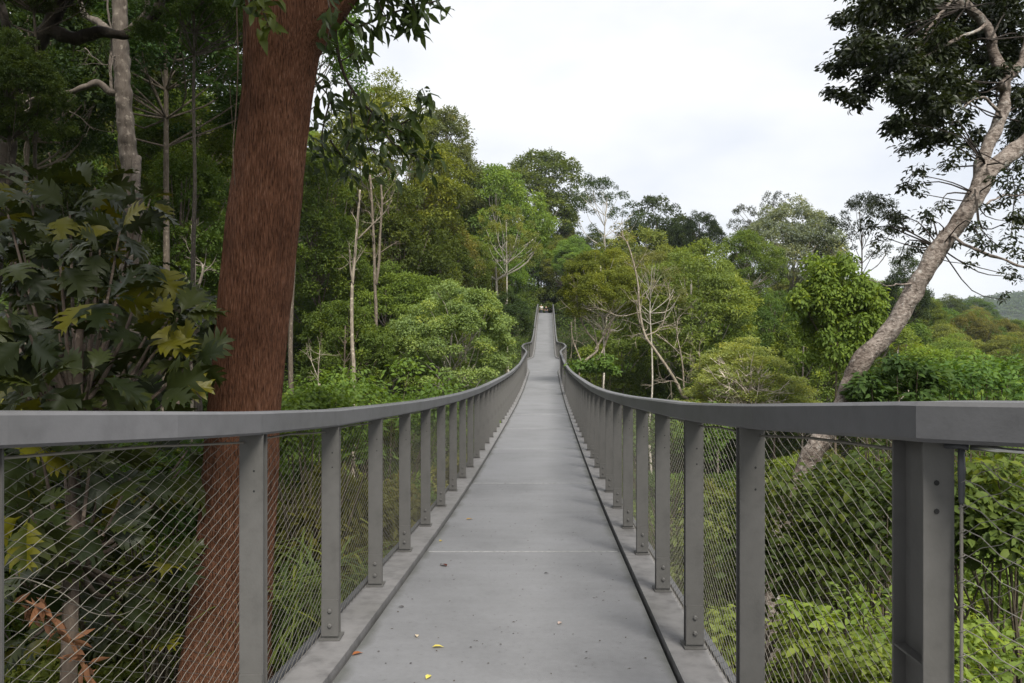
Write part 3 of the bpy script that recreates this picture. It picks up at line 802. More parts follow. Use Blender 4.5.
stem_tree('slim_tree', 'thin pale sapling stem low beside the right edge of the red trunk',
  [([(320,410),(319,390),(318,375),(320,350)],2.2,1.2),([(318,378),(314,368),(310,358)],1.5,.8)], 20, WH, seed=4)
stem_tree('bare_tree', 'twisting white stemmed tree right of the bridge railing bend',
  [([(577,400),(583,365),(596,352),(597,344),(588,333),(580,318),(577,300),(578,275)],5,1.6),([(583,366),(573,340),(571,322)],3,1.2),
   ([(595,350),(604,335),(610,322)],4,2),([(590,372),(603,350),(609,330),(612,318)],4,2),([(597,344),(594,328),(592,318)],2.2,1.0)], 38.6, WH, seed=5)
stem_tree('bare_tree', 'tall bare pale tree leaning left with many thin twigs, right of the bridge',
  [([(690,425),(682,395),(672,375),(655,350),(645,335),(640,312),(638,285),(634,265),(628,245),(620,232)],6,1.6),
   ([(640,325),(637,310),(636,300)],3,1.5),([(645,336),(655,332),(662,327),(676,325)],2.6,1),([(662,327),(668,305),(673,295)],1.6,.7),([(656,334),(668,343),(678,352),(684,360)],2.2,1),
   ([(684,398),(683,370),(680,350),(677,335),(678,320),(684,312)],3,1),([(645,335),(638,334),(630,338)],1.6,.6),([(640,312),(620,316),(600,308)],1.5,.6),([(645,300),(652,288),(656,282)],1.5,.6),
   ([(688,398),(697,378),(700,360),(698,352)],3,1.2),([(680,385),(672,381),(662,383)],1.8,.8),([(676,377),(690,383),(694,372)],1.8,.8),([(712,402),(718,390),(720,385)],1.6,.6)], 32, WH, seed=6,
   leaf=dict(at=[(628,240,16,70),(640,262,14,60),(622,228,12,60)], ll=.12, lw=.05, c=(.13,.13,.05)))
# dead twiggy shrub in the yellow green tree
tw = MB(); rg = np.random.default_rng(12); c0 = P(745,400,28.5)
root = empty('dead_shrub', (c0[0], c0[1], ground(c0[0], c0[1])), 'grey leafless twigs within the low yellow green tree', 'shrub'); O = np.array(root.location)
tw.tube(smooth_path([np.array([0,0,-.2]), c0-O-[0,0,1.0], c0-O+[0,0,.3]], 10), np.linspace(.09,.04,10), 6)
for q in range(70):
    a = rg.uniform(-1.3,1.3); b_ = rg.uniform(-.5,.5); Ln = rg.uniform(.7,1.7)
    s = c0-O+np.array([rg.normal()*.25, rg.normal()*.2, rg.uniform(-.6,.4)])
    e = s + Ln*np.array([math.sin(a), b_, math.cos(a)*.9]); m = (s+e)/2 + rg.normal(size=3)*.12
    tw.tube(smooth_path([s, m, e], 6), np.linspace(.02,.006,6), 4, caps=False)
    for k in range(3):
        e2 = m + Ln*.4*unit(e-s + rg.normal(size=3)*.7); tw.tube([m*.6+e*.4, e2*.7+e*.3], [.010,.004], 3, caps=False)
o = tw.build('twigs', M_BARK, root); o.color = (.52,.45,.40,1)

# ------------------------------------------------------------------ mottled tree at the left
stem_tree('mottled_tree', 'tall grey brown mottled trunk at the left with curved bare branches',
  [([(128,420),(128,370),(130,300),(131,245),(133,200),(130,170),(127,140),(124,100),(121,50),(120,0),(119,-80),(124,-200)],22,12),
   ([(126,95),(112,92),(100,84),(85,86),(72,92),(45,97),(25,102)],9,3),([(112,35),(98,22),(84,14),(79,-10)],9,4),([(119,40),(132,28),(145,12),(150,-10)],9,4),
   ([(113,95),(110,70),(112,40),(108,10),(106,-20)],4.5,3),([(118,55),(112,60),(111,80)],3,2),([(75,96),(60,108),(40,112),(15,114)],4,2.5),([(60,107),(80,118),(94,130)],2.5,1),
   ([(136,158),(136,180),(135,200)],9,6),([(85,48),(95,58),(104,66)],2.2,1)], 15, (.105,.09,.077), seed=8, depth_jit=.9,
  leaf=None)
stem_tree('dark_leaning_tree', 'dark thick trunk leaning left under the crown at the top left corner',
  [([(-20,420),(5,190),(10,110),(22,70),(45,30),(70,-10),(90,-60)],15.5,13),([(48,30),(75,38),(100,32),(125,34),(150,20),(170,-10)],13,9),([(22,70),(5,20),(-10,-30)],10,8)], 13, (.03,.025,.02), seed=9, depth_jit=.5)

# ------------------------------------------------------------------ red barked tree
dR = 7.0
b0 = P(222, 720, dR); gz = ground(b0[0], b0[1])
red = empty('red_barked_tree', (b0[0], b0[1], gz), 'massive red brown fibrous barked trunk just beyond the left handrail', 'tree'); O = np.array(red.location)
cw = [(212,980,150),(218,800,112),(226,690,88),(230,630,80),(237,540,75),(242,470,72.5),(246,400,70),(254,315,70.5),(263,228,70),(270,160,67),(276,110,67),(280,70,70),(284,30,76),(283,-20,78),(282,-90,60),(279,-200,50),(285,-330,42),(280,-480,34),(290,-640,22)]
def bark_tube(strk, d, sides=150, n=170, amp=.018, seed=0):
    pts = smooth_path([P(a, b, d) for a, b, w in strk], n); rad = np.interp(np.linspace(0, len(strk)-1, n), range(len(strk)), [w/2/F*d for a, b, w in strk])
    V = []
    t = np.gradient(pts, axis=0); t = unit(t)
    for i in range(n):
        u = np.array([1.0,0,0]) - t[i]*t[i][0]; u /= np.linalg.norm(u); w = np.cross(t[i], u)
        for k in range(sides):
            a = 2*math.pi*k/sides
            q = Vector((math.cos(a)*rad[i]*13+seed, math.sin(a)*rad[i]*13, pts[i][2]*.9))
            q2 = Vector((math.cos(a)*1.6+seed, math.sin(a)*1.6, pts[i][2]*.35)); q3 = Vector((math.cos(a)*rad[i]*30, math.sin(a)*rad[i]*30+seed, pts[i][2]*2.4))
            q4 = Vector((math.cos(a)*rad[i]*55, math.sin(a)*rad[i]*55+seed, pts[i][2]*4)); r = rad[i] + amp*.5*mnoise.noise(q4) + amp*mnoise.noise(q) + amp*1.2*mnoise.noise(q2) + amp*.45*mnoise.noise(q3)
            low = max(0, (-2.6 - pts[i][2])/1.5); r += low*.10*abs(math.sin(a*2.5+1))
            V.append(pts[i] + r*(math.cos(a)*u + math.sin(a)*w))
    f = [(i*sides+k, i*sides+(k+1) % sides, (i+1)*sides+(k+1) % sides, (i+1)*sides+k) for i in range(n-1) for k in range(sides)]
    return np.array(V), f
mb = MB(); v, f = bark_tube(cw, dR); mb.add(v-O, f)
v, f = bark_tube([(292,40,60),(318,8,52),(342,-20,44),(372,-70,36),(400,-150,28),(420,-260,18)], dR, 80, 80); mb.add(v-O, f)
mb.build('trunk', M_RED, red, smooth=True)
# crown of the red tree: hanging branches in view, the rest overhead
rg = np.random.default_rng(21); L = Leaves(); br = MB()
def hang(strk, d0, d1, w0, w1, nleaf, ll, spread, t0=.15, lwf=.36, young=False):
    m = len(strk); pts = smooth_path([P(a, b, d0+(d1-d0)*i/(m-1)) for i, (a, b) in enumerate(strk)], 20) - O
    br.tube(pts, np.linspace(w0, w1, 20)/2/F*d0, 6)
    for q in range(nleaf):
        t = t0 + (1-t0)*rg.random(); i = min(18, int(t*19)); p = pts[i]*(1-(t*19-i)) + pts[i+1]*(t*19-i)
        p = p + rg.normal(size=3)*np.array([1,1,.8])*spread
        d = unit(rg.normal(size=3)*.6 + np.array([.25,-.1,-.75])); nn = unit(np.array([0,-.35,.6]) + rg.normal(size=3)*.5)
        s = .7+.6*rg.random()
        L.add('l', p[None], d[None], nn[None], ll*s, ll*s*lwf, np.array([.9+.1*rg.random() if young else rg.random()*.8]))
hang([(333,-5),(335,30),(340,62),(352,90),(372,112),(395,128),(420,140)], 7.0, 7.6, 4.5, 1.5, 60, .16, .07, .5)
hang([(352,90),(350,105),(352,130),(346,150)], 7.2, 7.2, 2, 1, 30, .15, .08)
hang([(395,128),(415,115),(425,100),(422,88)], 7.5, 7.5, 1.8, .8, 34, .15, .06)
hang([(372,112),(390,140),(412,155),(432,160)], 7.4, 7.6, 1.8, .8, 44, .15, .08)
hang([(372,112),(366,135),(380,160),(395,172)], 7.4, 7.4, 1.8, .8, 40, .15, .09)
hang([(340,62),(356,52),(362,48)], 7.0, 7.0, 1.6, .8, 20, .14, .05)
hang([(337,6),(348,22),(360,26),(375,20),(395,12),(420,5),(440,0)], 7.0, 7.2, 3, 1.5, 60, .17, .07, .3)
hang([(372,-60),(395,-30),(410,-8),(415,12),(412,30)], 7.1, 7.1, 3, 1, 60, .17, .08, .3)
hang([(372,-60),(370,-30),(375,-5),(385,15)], 7.1, 7.1, 3, 1, 50, .16, .09, .3)
hang([(285,-90),(262,-60),(258,-25),(262,5),(268,25)], 6.3, 5.8, 3, 1, 34, .17, .05, .55, young=True)
hang([(285,-90),(248,-50),(240,-20),(238,0)], 6.3, 6.0, 3, 1, 40, .16, .07, .5)
hang([(310,-40),(320,-20),(328,0),(330,25),(325,50)], 6.6, 6.5, 2.5, 1, 26, .14, .06, .4)
hang([(308,75),(322,88),(330,100),(332,115)], 7.6, 7.8, 2.0, 1, 40, .15, .11, .1)
hang([(330,100),(322,135),(325,160)], 8.0, 8.2, 2.0, 1, 60, .15, .16, .1)
hang([(330,140),(345,160),(362,170)], 8.0, 8.2, 2.0, 1, 50, .15, .13, .1)
for q in range(210):  # unseen overhead clumps, spread toward the sun to shade the left side
    a = rg.uniform(0, 6.28); r = 6.8*math.sqrt(rg.random()); z = rg.uniform(4.8, 9.5)
    p = np.array([b0[0]-.9+r*math.cos(a), dR-3.6+r*math.sin(a)*1.1, z + (.9 if r > 3 else 0)])
    if p[2]*F/max(p[1],.5) < 360 and p[1] > 0: p[2] = (375+60)/F*p[1]
    clump(L, rg, p-O, .95, 130, .17, .07, 'l', .5)
    s = P(283, -150-q*2, dR); br.tube(smooth_path([s-O, (s*.5+p*.5)-O+[0,0,-.2], p-O], 8), np.linspace(.07,.012,8), 5, caps=False)
br.build('branches', M_BARK, red, smooth=True).color = (.07,.055,.045,1)
L.build('crown', M_GLOSSY, red, (.045,.075,.016))
# yellow green sprig beside the trunk top
# vine
v = stem_tree('hanging_vine', 'thin leafy vine hanging down the left edge of the red trunk', [([(236,-40),(237,20),(238,60),(236,110),(233,150),(235,185)],2.2,1.4),([(239,70),(230,82),(233,130)],1.2,.8)], 6.6, (.16,.12,.09), seed=14, cat='vine', base=P(236,400,6.6), depth_jit=.1)

# ------------------------------------------------------------------ big lobed leaf tree, left
dL = 5.6
p0 = P(60, 800, dL); root = empty('lobed_leaf_tree', (p0[0], p0[1], ground(p0[0], p0[1])), 'plant with large dark deeply lobed leaves crowding the left edge', 'tree'); O = np.array(root.location)
rg = np.random.default_rng(31); L = Leaves(); st = MB()
main = [np.array([0,0,-.2]), P(70,640,dL)-O, P(75,480,dL+.2)-O, P(80,330,dL+.5)-O]
st.tube(smooth_path(main, 16), np.linspace(.07,.03,16), 7)
tips = [(15,262,5.8),(60,262,6.2),(105,300,5.9),(150,262,6.6),(30,335,5.4),(120,232,7.0),(178,318,6.2),(150,345,6.0),(192,362,6.0),(90,375,5.3),(45,392,5.2),(160,392,5.8),(8,215,6.5),(70,212,7.2),(140,205,7.4),(40,445,5.3),(90,465,5.6),(130,478,5.9),(150,500,6.3),(30,510,5.2),(100,530,5.6),(15,580,5.4),(165,565,6.6),(120,590,6.2),(180,470,6.8),(55,300,6.6),(5,310,5.6),(100,250,6.9),(195,330,7.0),(75,345,6.2),(125,380,6.4),(0,365,5.6),(60,420,5.9),(0,470,5.6),(20,240,7.0),(165,300,7.2),(60,560,6.4),(30,640,6.0),(90,640,6.6),(150,640,6.8)]
tips += [(x+rg.normal()*16, y+rg.normal()*14, d+.7+rg.random()*.8) for x, y, d in tips] + [(30,195,7.6),(95,188,7.8),(60,235,7.5),(120,275,7.4)]
for x, y, d in tips:
    t = P(x, y, d)-O; s = main[2]*.5+main[1]*.5 if y > 420 else main[2]*.6+main[3]*.4
    st.tube(smooth_path([s, (s+t)/2+[0,0,-.15], t], 8), np.linspace(.022,.009,8), 5, caps=False)
    nl = rg.integers(6, 10)
    for k in range(nl):
        a = k*2.4+rg.random(); el = rg.uniform(-.9,.75)
        d_ = np.array([math.cos(a)*math.cos(el), math.sin(a)*math.cos(el)*.8-.15, math.sin(el)-.1])
        nn = unit(np.array([0,-.45,.8])+rg.normal(size=3)*.5)
        ln = rg.uniform(.20,.40)
        lv = rg.random()*.55 if rg.random() < .86 else rg.uniform(.93,1.0)
        L.add('b', (t+d_*.05)[None], d_[None], nn[None], ln, ln*.62, np.array([lv]))
st.build('stem', M_BARK, root, smooth=True).color = (.14,.11,.09,1)
M_BIG = foliage_mat('lobed_foliage', .16, .42, .28, [(0,(.45,.55,.5)),(.3,(1,1,.95)),(.62,(1.7,1.55,.7)),(.9,(1.3,1.3,.8)),(.92,(3.4,2.6,.8)),(1,(5.0,3.4,.7))])
L.build('crown', M_BIG, root, (.030,.044,.010))

# ------------------------------------------------------------------ leaning tree, right
dT = 12.0
p0 = P(800, 470, dT)
lean = stem_tree('leaning_tree', 'mottled grey brown tree leaning right, forked, with a dark crown at the top right', 
  [([(775,560),(808,465),(828,430),(846,398),(862,361),(893,328),(911,295),(940,248),(959,222),(974,198),(990,172),(1024,143),(1070,100),(1120,40)],21,15),
   ([(976,194),(982,165),(988,145),(1001,117),(1005,83),(993,50),(987,27),(968,8),(957,0),(925,-45),(900,-120)],14,8),
   ([(1001,88),(1012,74),(1022,60),(1030,20)],10,6),([(998,112),(990,104),(985,98),(975,100),(962,108)],6,2),
   ([(915,283),(890,285),(870,280)],3,1.2),([(975,250),(1000,258),(1024,268),(1060,280)],6,4),([(945,232),(975,250)],6,5),([(985,205),(1005,196),(1030,195)],4,2),
   ([(985,26),(945,45),(915,60),(880,62)],6,2),([(955,-5),(920,40),(905,70)],5,2)], dT, (1,1,1), M_MOTTLE, seed=15, depth_jit=1.0, base=P(770,560,dT))
rg = np.random.default_rng(41); L = Leaves(); O = np.array(lean.location)
cl = [(850,60,18),(868,45,20),(845,90,14),(872,78,18),(890,55,22),(905,30,24),(880,20,20),(925,55,22),(895,88,16),(918,95,18),(938,80,20),(955,50,22),(940,20,22),(965,85,16),(925,130,16),(910,120,15),(935,112,16),(900,150,13),(918,150,15),(895,122,12),
      (860,10,18),(910,-5,24),(950,-10,24),(985,15,18),(1010,30,20),(1015,5,22),(1022,60,16),(980,45,14),(975,65,12),(835,70,10),(945,135,10),(870,60,18),(905,65,20),(935,40,20),(880,-10,24),(840,20,10),(930,0,22),(1000,-15,24),
      (1000,70,18),(1020,40,18),(970,30,18),(1012,105,16),(960,112,13),(978,88,14),(1020,155,16),(1015,130,14),(985,60,16),(945,60,18),(965,8,18),(1005,185,14),(1022,225,13),(980,235,12),(870,225,11),(880,205,10),
      (915,168,12),(905,185,12),(920,190,10),(890,215,12),(905,225,14),(925,215,12),(915,245,12),(940,205,10),(880,240,10),(900,255,9),(930,235,10),
      (960,150,12),(945,165,12),(975,140,10),(1010,150,14),(1015,170,14),(1000,205,13),(1015,215,14),(985,220,12),(1010,240,12),(990,245,11),(1020,190,12),(965,225,9),(1000,275,9),(1015,280,8),(970,258,8),(1020,255,9),(1005,296,6),(955,245,7),(1030,100,16),(1020,125,10),(1000,50,12)]
lt = MB()
for x, y, r in cl:
    limb = min(math.hypot(a-x, b-y) for a, b in ((976,194),(982,165),(988,145),(1001,117),(1005,83),(993,50),(987,27),(968,8),(959,222),(940,248)))
    d = dT + (rg.uniform(.7, 1.9) if limb < r+14 else rg.uniform(-1.3, 1.3))
    for q in range(4 if y < 150 else 2):
        c = P(x+rg.normal()*r*.45, y+rg.normal()*r*.45, d+rg.normal()*.4)-O
        if q == 0:
            tt = P(*(min([(1001,117),(1003,83),(990,40),(965,8),(976,194),(940,248),(985,165)], key=lambda w: math.hypot(w[0]-x, w[1]-y))), dT)-O
            lt.tube(smooth_path([tt, tt*.5+c*.5+rg.normal(size=3)*.15+[0,0,.1], c], 7), np.linspace(.014,.005,7), 4, caps=False)
        dens = 62 if y < 145 else 36
        clump(L, rg, c, r/F*d*.95, int(1.5*dens*(r/14)**1.5), .105 if y < 150 else .085, .042 if y < 150 else .032, 'l', .7, .5, .55, .1)
for q in range(30):     # rest of the crown above the frame
    c = P(rg.uniform(840,1250), rg.uniform(-300,-40), dT+rg.uniform(-2,2))-O
    clump(L, rg, c, .6, 120, .14, .055, 'l', .6)
lt.build('twigs', M_BARK, lean, smooth=True).color = (.045,.038,.033,1)
L.build('crown', M_GLOSSY, lean, (.022,.036,.010))

# ------------------------------------------------------------------ shrubs and undergrowth near the bridge
def bush(name, label, c, rad, n, ll, lw, colr, kind='l', clumps=14, seed=0, flat=.7, cat='shrub', group=None, material=None):
    rg = np.random.default_rng(seed); gz = ground(c[0], c[1])
    root = empty(name, (c[0], c[1], gz), label, cat, group); O = np.array(root.location); L = Leaves(); st = MB()
    for q in range(clumps):
        u = rg.normal(size=3); u[2] = abs(u[2])*.8; u = unit(u)
        p = np.array(c) + u*np.array(rad)*(.55+.45*rg.random())
        r = rad[0]*.34*(.7+.6*rg.random())
        clump(L, rg, p-O, r, n//clumps, ll, lw, kind, flat, .7, .35, .3)
        st.tube(smooth_path([np.array([rg.normal()*.08, rg.normal()*.08, -.1]), (np.array(c)-O)*.5 + rg.normal(size=3)*.15, p-O], 8), np.linspace(.03,.007,8), 5, caps=False)
    st.build('stem', M_BARK, root, smooth=True).color = (.13,.11,.08,1)
    L.build('foliage', material or M_LEAF, root, colr)
    return root
bush('leafy_shrub', 'bright yellow green shrub low behind the right net, in front of the end post', P(800,690,5.2), (.75,.6,.55), 1900, .07, .038, (.165,.235,.04), seed=1)
bush('leafy_shrub', 'yellow green shrub reaching past the lower right edge of the end post', P(960,690,5.4), (.95,.7,.55), 2300, .072, .04, (.16,.23,.04), seed=2)
bush('leafy_shrub', 'lone light green sprig standing above the bright shrub behind the right net', P(806,618,5.0), (.16,.14,.16), 90, .085, .045, (.17,.24,.04), clumps=5, seed=3)
bush('dense_shrub', 'dense dark green shrub behind the right net beside the end post', P(870,560,8.6), (1.5,1.2,1.25), 5200, .12, .06, (.055,.095,.02), clumps=34, seed=4)
bush('dense_shrub', 'dark green shrub to the right of the end post', P(1010,540,8.0), (1.1,1.0,1.1), 3600, .12, .06, (.085,.135,.028), clumps=26, seed=5)
bush('dense_shrub', 'olive shrub between the near right posts', P(735,600,9.5), (1.1,1.0,1.5), 3600, .10, .045, (.11,.125,.03), clumps=28, seed=6)
bush('dense_shrub', 'leafy shrub at the foot of the leaning trunk', P(905,400,11.5), (.8,.7,.6), 2000, .13, .055, (.05,.09,.02), clumps=16, seed=7)
bush('dense_shrub', 'green shrub tops just over the right end of the handrail', P(985,400,16), (1.6,1.2,.9), 3000, .14, .06, (.08,.13,.028), clumps=22, seed=8)
bush('dense_shrub', 'low shrub behind the left net between the lobed leaves and the red trunk', P(165,540,8.2), (1.0,.9,1.1), 3000, .11, .05, (.08,.13,.028), clumps=22, seed=9)
bush('dense_shrub', 'shrub behind the left net just right of the red trunk', P(310,455,9.5), (.8,.8,.8), 2400, .10, .04, (.115,.175,.035), clumps=18, seed=10)
bush('dense_shrub', 'leafy shrub left of the bridge below the bushy fresh green tree', P(385,430,20), (2.4,2,1.6), 5200, .15, .07, (.105,.165,.03), clumps=34, seed=11)
bush('dense_shrub', 'round shrub behind the middle posts of the right railing', P(668,450,24), (2.2,1.8,1.5), 4200, .15, .07, (.08,.125,.025), clumps=28, seed=14)
bush('dense_shrub', 'small shrub by the outside of the right railing bend', P(597,372,33), (1.2,1,.6), 1500, .18, .09, (.08,.13,.025), clumps=12, seed=12)
bush('dense_shrub', 'dead branched grey green shrub right of the leaning trunk', P(880,385,14), (.5,.5,.7), 900, .10, .04, (.11,.13,.06), clumps=12, seed=13)
# arching grass clump
root = empty('arching_grass', (0,0,0), 'clump of long arching pale green blades behind the left net right of the red trunk', 'grass clump')
c = P(318, 600, 8.0); root.location = (c[0], c[1], ground(c[0], c[1])); O = np.array(root.location); rg = np.random.default_rng(51); L = Leaves()
for q in range(520):
    a = rg.uniform(0, 6.28); p = c-O+np.array([rg.normal()*.35, rg.normal()*.35, rg.uniform(-1.2,.0)]); d_ = np.array([math.cos(a), math.sin(a), rg.uniform(.6,1.6)])
    ln = rg.uniform(.9,1.7); L.add('g', p[None], unit(d_)[None], np.array([[-math.cos(a)*.8, -math.sin(a)*.8, .9]]), ln, .028, np.array([rg.random()]))
L.build('blades', M_LEAF, root, (.14,.21,.05))
# dead orange leaf spray
root = empty('dead_branch', (0,0,0), 'withered orange brown leaf spray behind the left net at the bottom left', 'branch'); c = P(45,615,5.0); root.location = tuple(c); rg = np.random.default_rng(52); L = Leaves(); st = MB()
path = smooth_path([P(25,600,5)-c, P(45,612,5)-c, P(70,640,5.1)-c, P(95,690,5.2)-c], 14); st.tube(path, np.linspace(.006,.014,14), 5)
for q in range(46):
    i = rg.integers(0, 13); d_ = unit(rg.normal(size=3)+[0,0,-.5]); L.add('l', (path[i]+rg.normal(size=3)*.02)[None], d_[None], unit(rg.normal(size=3)+[0,-.5,.5])[None], .14, .04, np.array([rg.random()]))
st.build('stem', M_BARK, root).color = (.25,.13,.07,1); L.build('dead_leaves', M_DRY, root, (.15,.075,.04))
stem_tree('bare_branch', 'thin grey bare branch curving behind the left net', [([(-10,585),(20,578),(60,592),(90,612),(120,615),(150,600)],2.4,1.0),([(30,582),(45,565),(62,550)],1.4,.7)], 4.9, (.15,.14,.12), seed=16, cat='branch', base=P(0,585,4.9), depth_jit=.1)
stem_tree('bare_branch', 'pale bare branches sticking up right of the leaning trunk above the handrail', [([(885,420),(905,395),(918,378),(925,362)],4,2),([(905,395),(896,370),(898,350)],3,1.2),([(918,380),(928,372)],2,1)], 13.5, (.5,.46,.38), seed=17, cat='branch', base=P(885,420,13.5), depth_jit=.2)

# mid-distance bushes filling the valley under the bridge
rb = random.Random(8); nb = 0
y = 11.0
while y < 52:
    st_ = 2.1 + y*.035; x = -.66*y
    while x < .68*y:
        xx = x+rb.uniform(-.5,.5)*st_; yv = y+rb.uniform(-.5,.5)*st_; u = xx-.0446*yv
        if abs(u) > 3.0:
            gz = ground(xx, yv); h = rb.uniform(2.2, 5.5); top = gz+h
            lim = (HZ - (395 if abs(xx/yv) < .35 else 380))/F*yv
            top = min(max(top, lim-4.5), lim)
            side = 'left' if u < 0 else 'right'
            put_tree('bush', rb.randrange(2), xx, yv, top-rb.uniform(2.4,3.6), top, rb.uniform(3.2,4.8), rb.choice(palette), 'understory_shrub', 'leafy shrub in the thick undergrowth below the %s side of the bridge' % side, 'shrub', 'undergrowth shrubs %s of the bridge' % side, (.14,.12,.1)); nb += 1
        x += st_
    y += st_*.9
print('bushes', nb)
# ground cover, nobody could count it
rg = np.random.default_rng(61); L = Leaves()
for q in range(2600):
    yv = 2.5 + 48*rg.random()**1.5; xx = rg.uniform(-.72,.72)*yv*1.05
    if abs(xx-.0446*yv) < 1.6: continue
    clump(L, rg, (xx, yv, ground(xx, yv)+.35), .55+yv*.012, 46, .16+yv*.004, .08+yv*.002, 'd', .7)
for q in range(4200):
    yv = 45 + 110*rg.random(); xx = .0446*yv + rg.normal()*(8+.16*yv)
    if abs(xx-.0446*yv) < 1.8: continue
    clump(L, rg, (xx, yv, ground(xx, yv)+.6+rg.random()*.9), .9+yv*.008, 34, .30, .15, 'd', .8)
o = L.build('ground_cover', M_LEAF, None, (.085,.135,.028)); tag(o, 'low leafy plants covering the forest floor under the bridge', 'ground cover', None, 'stuff')

# ------------------------------------------------------------------ two walkers at the far end
def skin(name, joints, edges, material, parent, sub=2):
    me = bpy.data.meshes.new(name); me.from_pydata([j[0] for j in joints], edges, [])
    o = bpy.data.objects.new(name+'_tmp', me); COL.objects.link(o)
    m = o.modifiers.new('s', 'SKIN'); m.use_smooth_shade = True
    for v, j in zip(me.skin_vertices[0].data, joints): v.radius = (j[1], j[1]*(j[2] if len(j) > 2 else 1))
    me.skin_vertices[0].data[0].use_root = True
    s = o.modifiers.new('u', 'SUBSURF'); s.levels = sub; s.render_levels = sub
    dg = bpy.context.evaluated_depsgraph_get(); nm = bpy.data.meshes.new_from_object(o.evaluated_get(dg))
    nm.name = name; nm.materials.clear(); nm.materials.append(material)
    bpy.data.objects.remove(o); r = bpy.data.objects.new(name, nm); link(r, parent); return r
M_SKIN = wire_mat('skin', (.42,.26,.18), 0, .6); M_WHITE = wire_mat('white_cotton', (.75,.74,.72), 0, .9); M_BLACK = wire_mat('dark_cotton', (.02,.022,.028), 0, .9); M_NAVY = wire_mat('dark_trousers', (.05,.055,.075), 0, .9); M_HAIR = wire_mat('dark_hair', (.015,.012,.01), 0, .6)
def person(px, y, shirt, trousers, label, face, scale=1.0, hat=None):
    x = P(px, 300, y)[0]; r = empty('person', (x, y, deck_z(y)), label, 'person'); r.rotation_euler = (0,0,face); r.scale = (scale,)*3
    J = [((0,0,.95),.135),((0,0,1.15),.13),((0,0,1.38),.145),((0,0,1.50),.06),((0,.01,1.60),.085),((0,0,1.70),.085),
         ((-.10,0,.86),.09),((-.11,.06,.48),.065),((-.11,.0,.08),.045),((-.11,.14,.04),.04),((.10,0,.86),.09),((.11,-.05,.48),.065),((.11,-.12,.08),.045),((.11,.02,.04),.04),
         ((-.20,0,1.40),.06),((-.25,-.02,1.13),.045),((-.24,.10,.90),.034),((-.24,.15,.82),.035),((.20,0,1.40),.06),((.25,-.02,1.13),.045),((.24,.08,.90),.034),((.24,.13,.82),.035)]
    E = [(0,1),(1,2),(2,3),(3,4),(4,5),(0,6),(6,7),(7,8),(8,9),(0,10),(10,11),(11,12),(12,13),(2,14),(14,15),(15,16),(16,17),(2,18),(18,19),(19,20),(20,21)]
    skin('body', J, E, M_SKIN, r)
    S = [((0,0,.90),.165),((0,0,1.15),.155),((0,0,1.40),.165),((-.21,0,1.40),.078),((-.25,-.01,1.18),.066),((.21,0,1.40),.078),((.25,-.01,1.18),.066)]
    skin('shirt', S, [(0,1),(1,2),(2,3),(3,4),(2,5),(5,6)], shirt, r)
    Tt = [((0,0,.93),.155),((-.10,0,.84),.11),((-.11,.06,.48),.085),((-.11,.0,.12),.07),((.10,0,.84),.11),((.11,-.05,.48),.085),((.11,-.12,.12),.07)]
    skin('trousers', Tt, [(0,1),(1,2),(2,3),(0,4),(4,5),(5,6)], trousers, r)
    skin('hat' if hat else 'hair', [((0,-.025,1.68),.09),((0,-.03,1.755),.085)], [(0,1)], hat or M_HAIR, r)
person(541.3, 122, M_WHITE, M_NAVY, 'person in a white top at the far end of the bridge, on the left', math.pi, 1.0, M_WHITE)
person(546.2, 123, M_BLACK, M_NAVY, 'person in dark clothes beside the one in white at the far end of the bridge', math.pi, .92)

# ------------------------------------------------------------------ haze
hz = MB(); hz.box((0, 1240, 75), (6200, 3000, 290))
hm, nt, N = mat('haze'); pv = N('ShaderNodeVolumePrincipled'); pv.inputs['Color'].default_value = (.80,.88,1,1); pv.inputs['Density'].default_value = .00017; pv.inputs['Anisotropy'].default_value = .2
ho = N('ShaderNodeOutputMaterial'); nt.links.new(pv.outputs[0], ho.inputs['Volume'])
if HAZE:
    o = hz.build('haze', hm); tag(o, 'thin bluish haze in the valley air', 'haze', None, 'stuff')

# ------------------------------------------------------------------ sky, sun, camera
SUN_EL, SUN_AZ = 50, 160      # azimuth clockwise from the viewing direction
w = bpy.data.worlds.new('World'); sc.world = w; w.use_nodes = True; nt = w.node_tree; nt.nodes.clear(); l = nt.links.new
sky = nt.nodes.new('ShaderNodeTexSky'); sky.sky_type = 'NISHITA'; sky.sun_disc = False; sky.sun_elevation = math.radians(SUN_EL); sky.sun_rotation = math.radians(SUN_AZ)
tc = nt.nodes.new('ShaderNodeTexCoord'); sp = nt.nodes.new('ShaderNodeSeparateXYZ'); l(tc.outputs['Generated'], sp.inputs[0])
mr = nt.nodes.new('ShaderNodeMapRange'); mr.interpolation_type = 'SMOOTHSTEP'
for i, q in enumerate((.38, 1.0, 8.0, 9.0)): mr.inputs[1+i].default_value = q
l(sp.outputs['Z'], mr.inputs[0])
mp = nt.nodes.new('ShaderNodeMapping'); mp.inputs['Scale'].default_value = (1,1,2.2); l(tc.outputs['Generated'], mp.inputs[0])
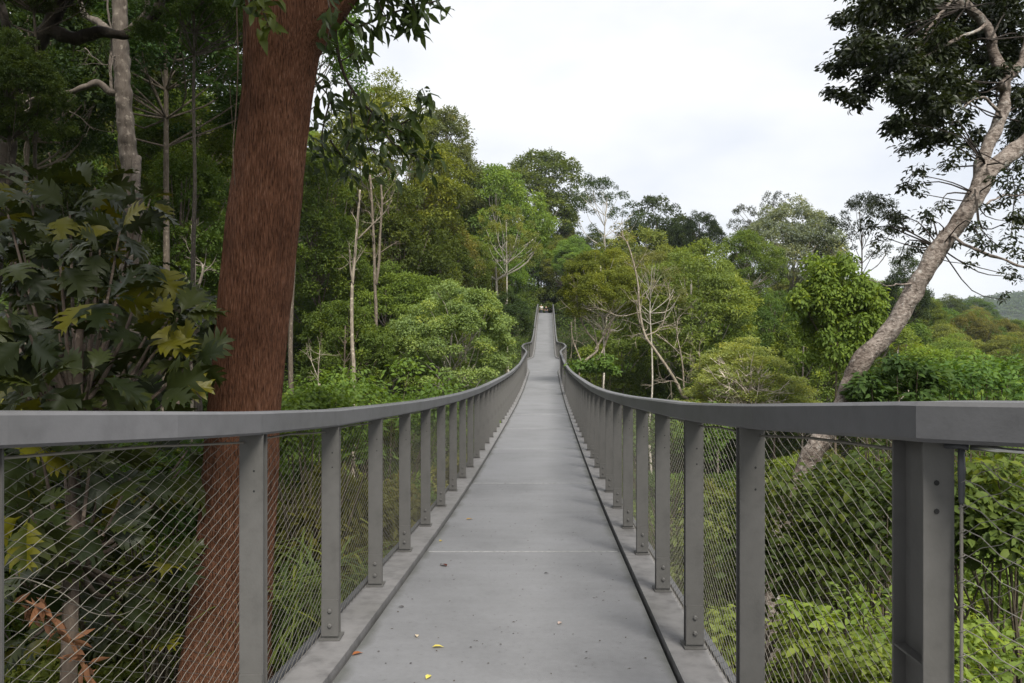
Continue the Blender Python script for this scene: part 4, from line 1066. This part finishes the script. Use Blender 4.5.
nz = nt.nodes.new('ShaderNodeTexNoise'); nz.inputs['Scale'].default_value = 2.6; nz.inputs['Detail'].default_value = 5; nz.inputs['Roughness'].default_value = .5; l(mp.outputs[0], nz.inputs['Vector'])
rp = nt.nodes.new('ShaderNodeValToRGB'); ramp(rp, [(.34,(.78,.82,.90)),(.50,(.94,.955,.985)),(.62,(1.05,1.05,1.04))]); l(nz.outputs['Fac'], rp.inputs[0])
vm = nt.nodes.new('ShaderNodeVectorMath'); vm.operation = 'SCALE'; l(rp.outputs[0], vm.inputs[0]); l(mr.outputs[0], vm.inputs['Scale'])
cm = mulcol(nt, sky.outputs[0], vm.outputs[0], .93, 'MIX')
bg = nt.nodes.new('ShaderNodeBackground'); bg.inputs['Strength'].default_value = .1; l(cm, bg.inputs['Color'])
wo = nt.nodes.new('ShaderNodeOutputWorld'); l(bg.outputs[0], wo.inputs[0])

sl = bpy.data.lights.new('sun', 'SUN'); sl.energy = 5.0; sl.angle = math.radians(22); sl.color = (1,.96,.88)
so = bpy.data.objects.new('sun', sl); COL.objects.link(so)
az, el = math.radians(SUN_AZ), math.radians(SUN_EL)
sd_ = Vector((math.sin(az)*math.cos(el), math.cos(az)*math.cos(el), math.sin(el)))
so.rotation_euler = (-sd_).to_track_quat('-Z', 'Y').to_euler(); so.location = (20,-20,60)

cam = bpy.data.cameras.new('camera'); cam.sensor_width = 36; cam.lens = 36*F/1024; cam.clip_start = .05; cam.clip_end = 6000
co = bpy.data.objects.new('camera', cam); COL.objects.link(co); co.location = (0,0,0); co.rotation_euler = (math.pi/2,0,0); sc.camera = co

vs = sc.view_settings; vs.view_transform = 'Standard'; vs.look = 'None'; vs.gamma = 1; vs.exposure = .46; vs.use_curve_mapping = False
cy = sc.cycles
cy.max_bounces = 5; cy.diffuse_bounces = 3; cy.glossy_bounces = 2; cy.transmission_bounces = 3; cy.transparent_max_bounces = 4
cy.use_denoising = True
try: cy.denoiser = 'OPENIMAGEDENOISE'; cy.denoising_input_passes = 'RGB_ALBEDO_NORMAL'; cy.denoising_prefilter = 'ACCURATE'
except Exception as e: print(e)
cy.sample_clamp_indirect = 6
cy.use_adaptive_sampling = False
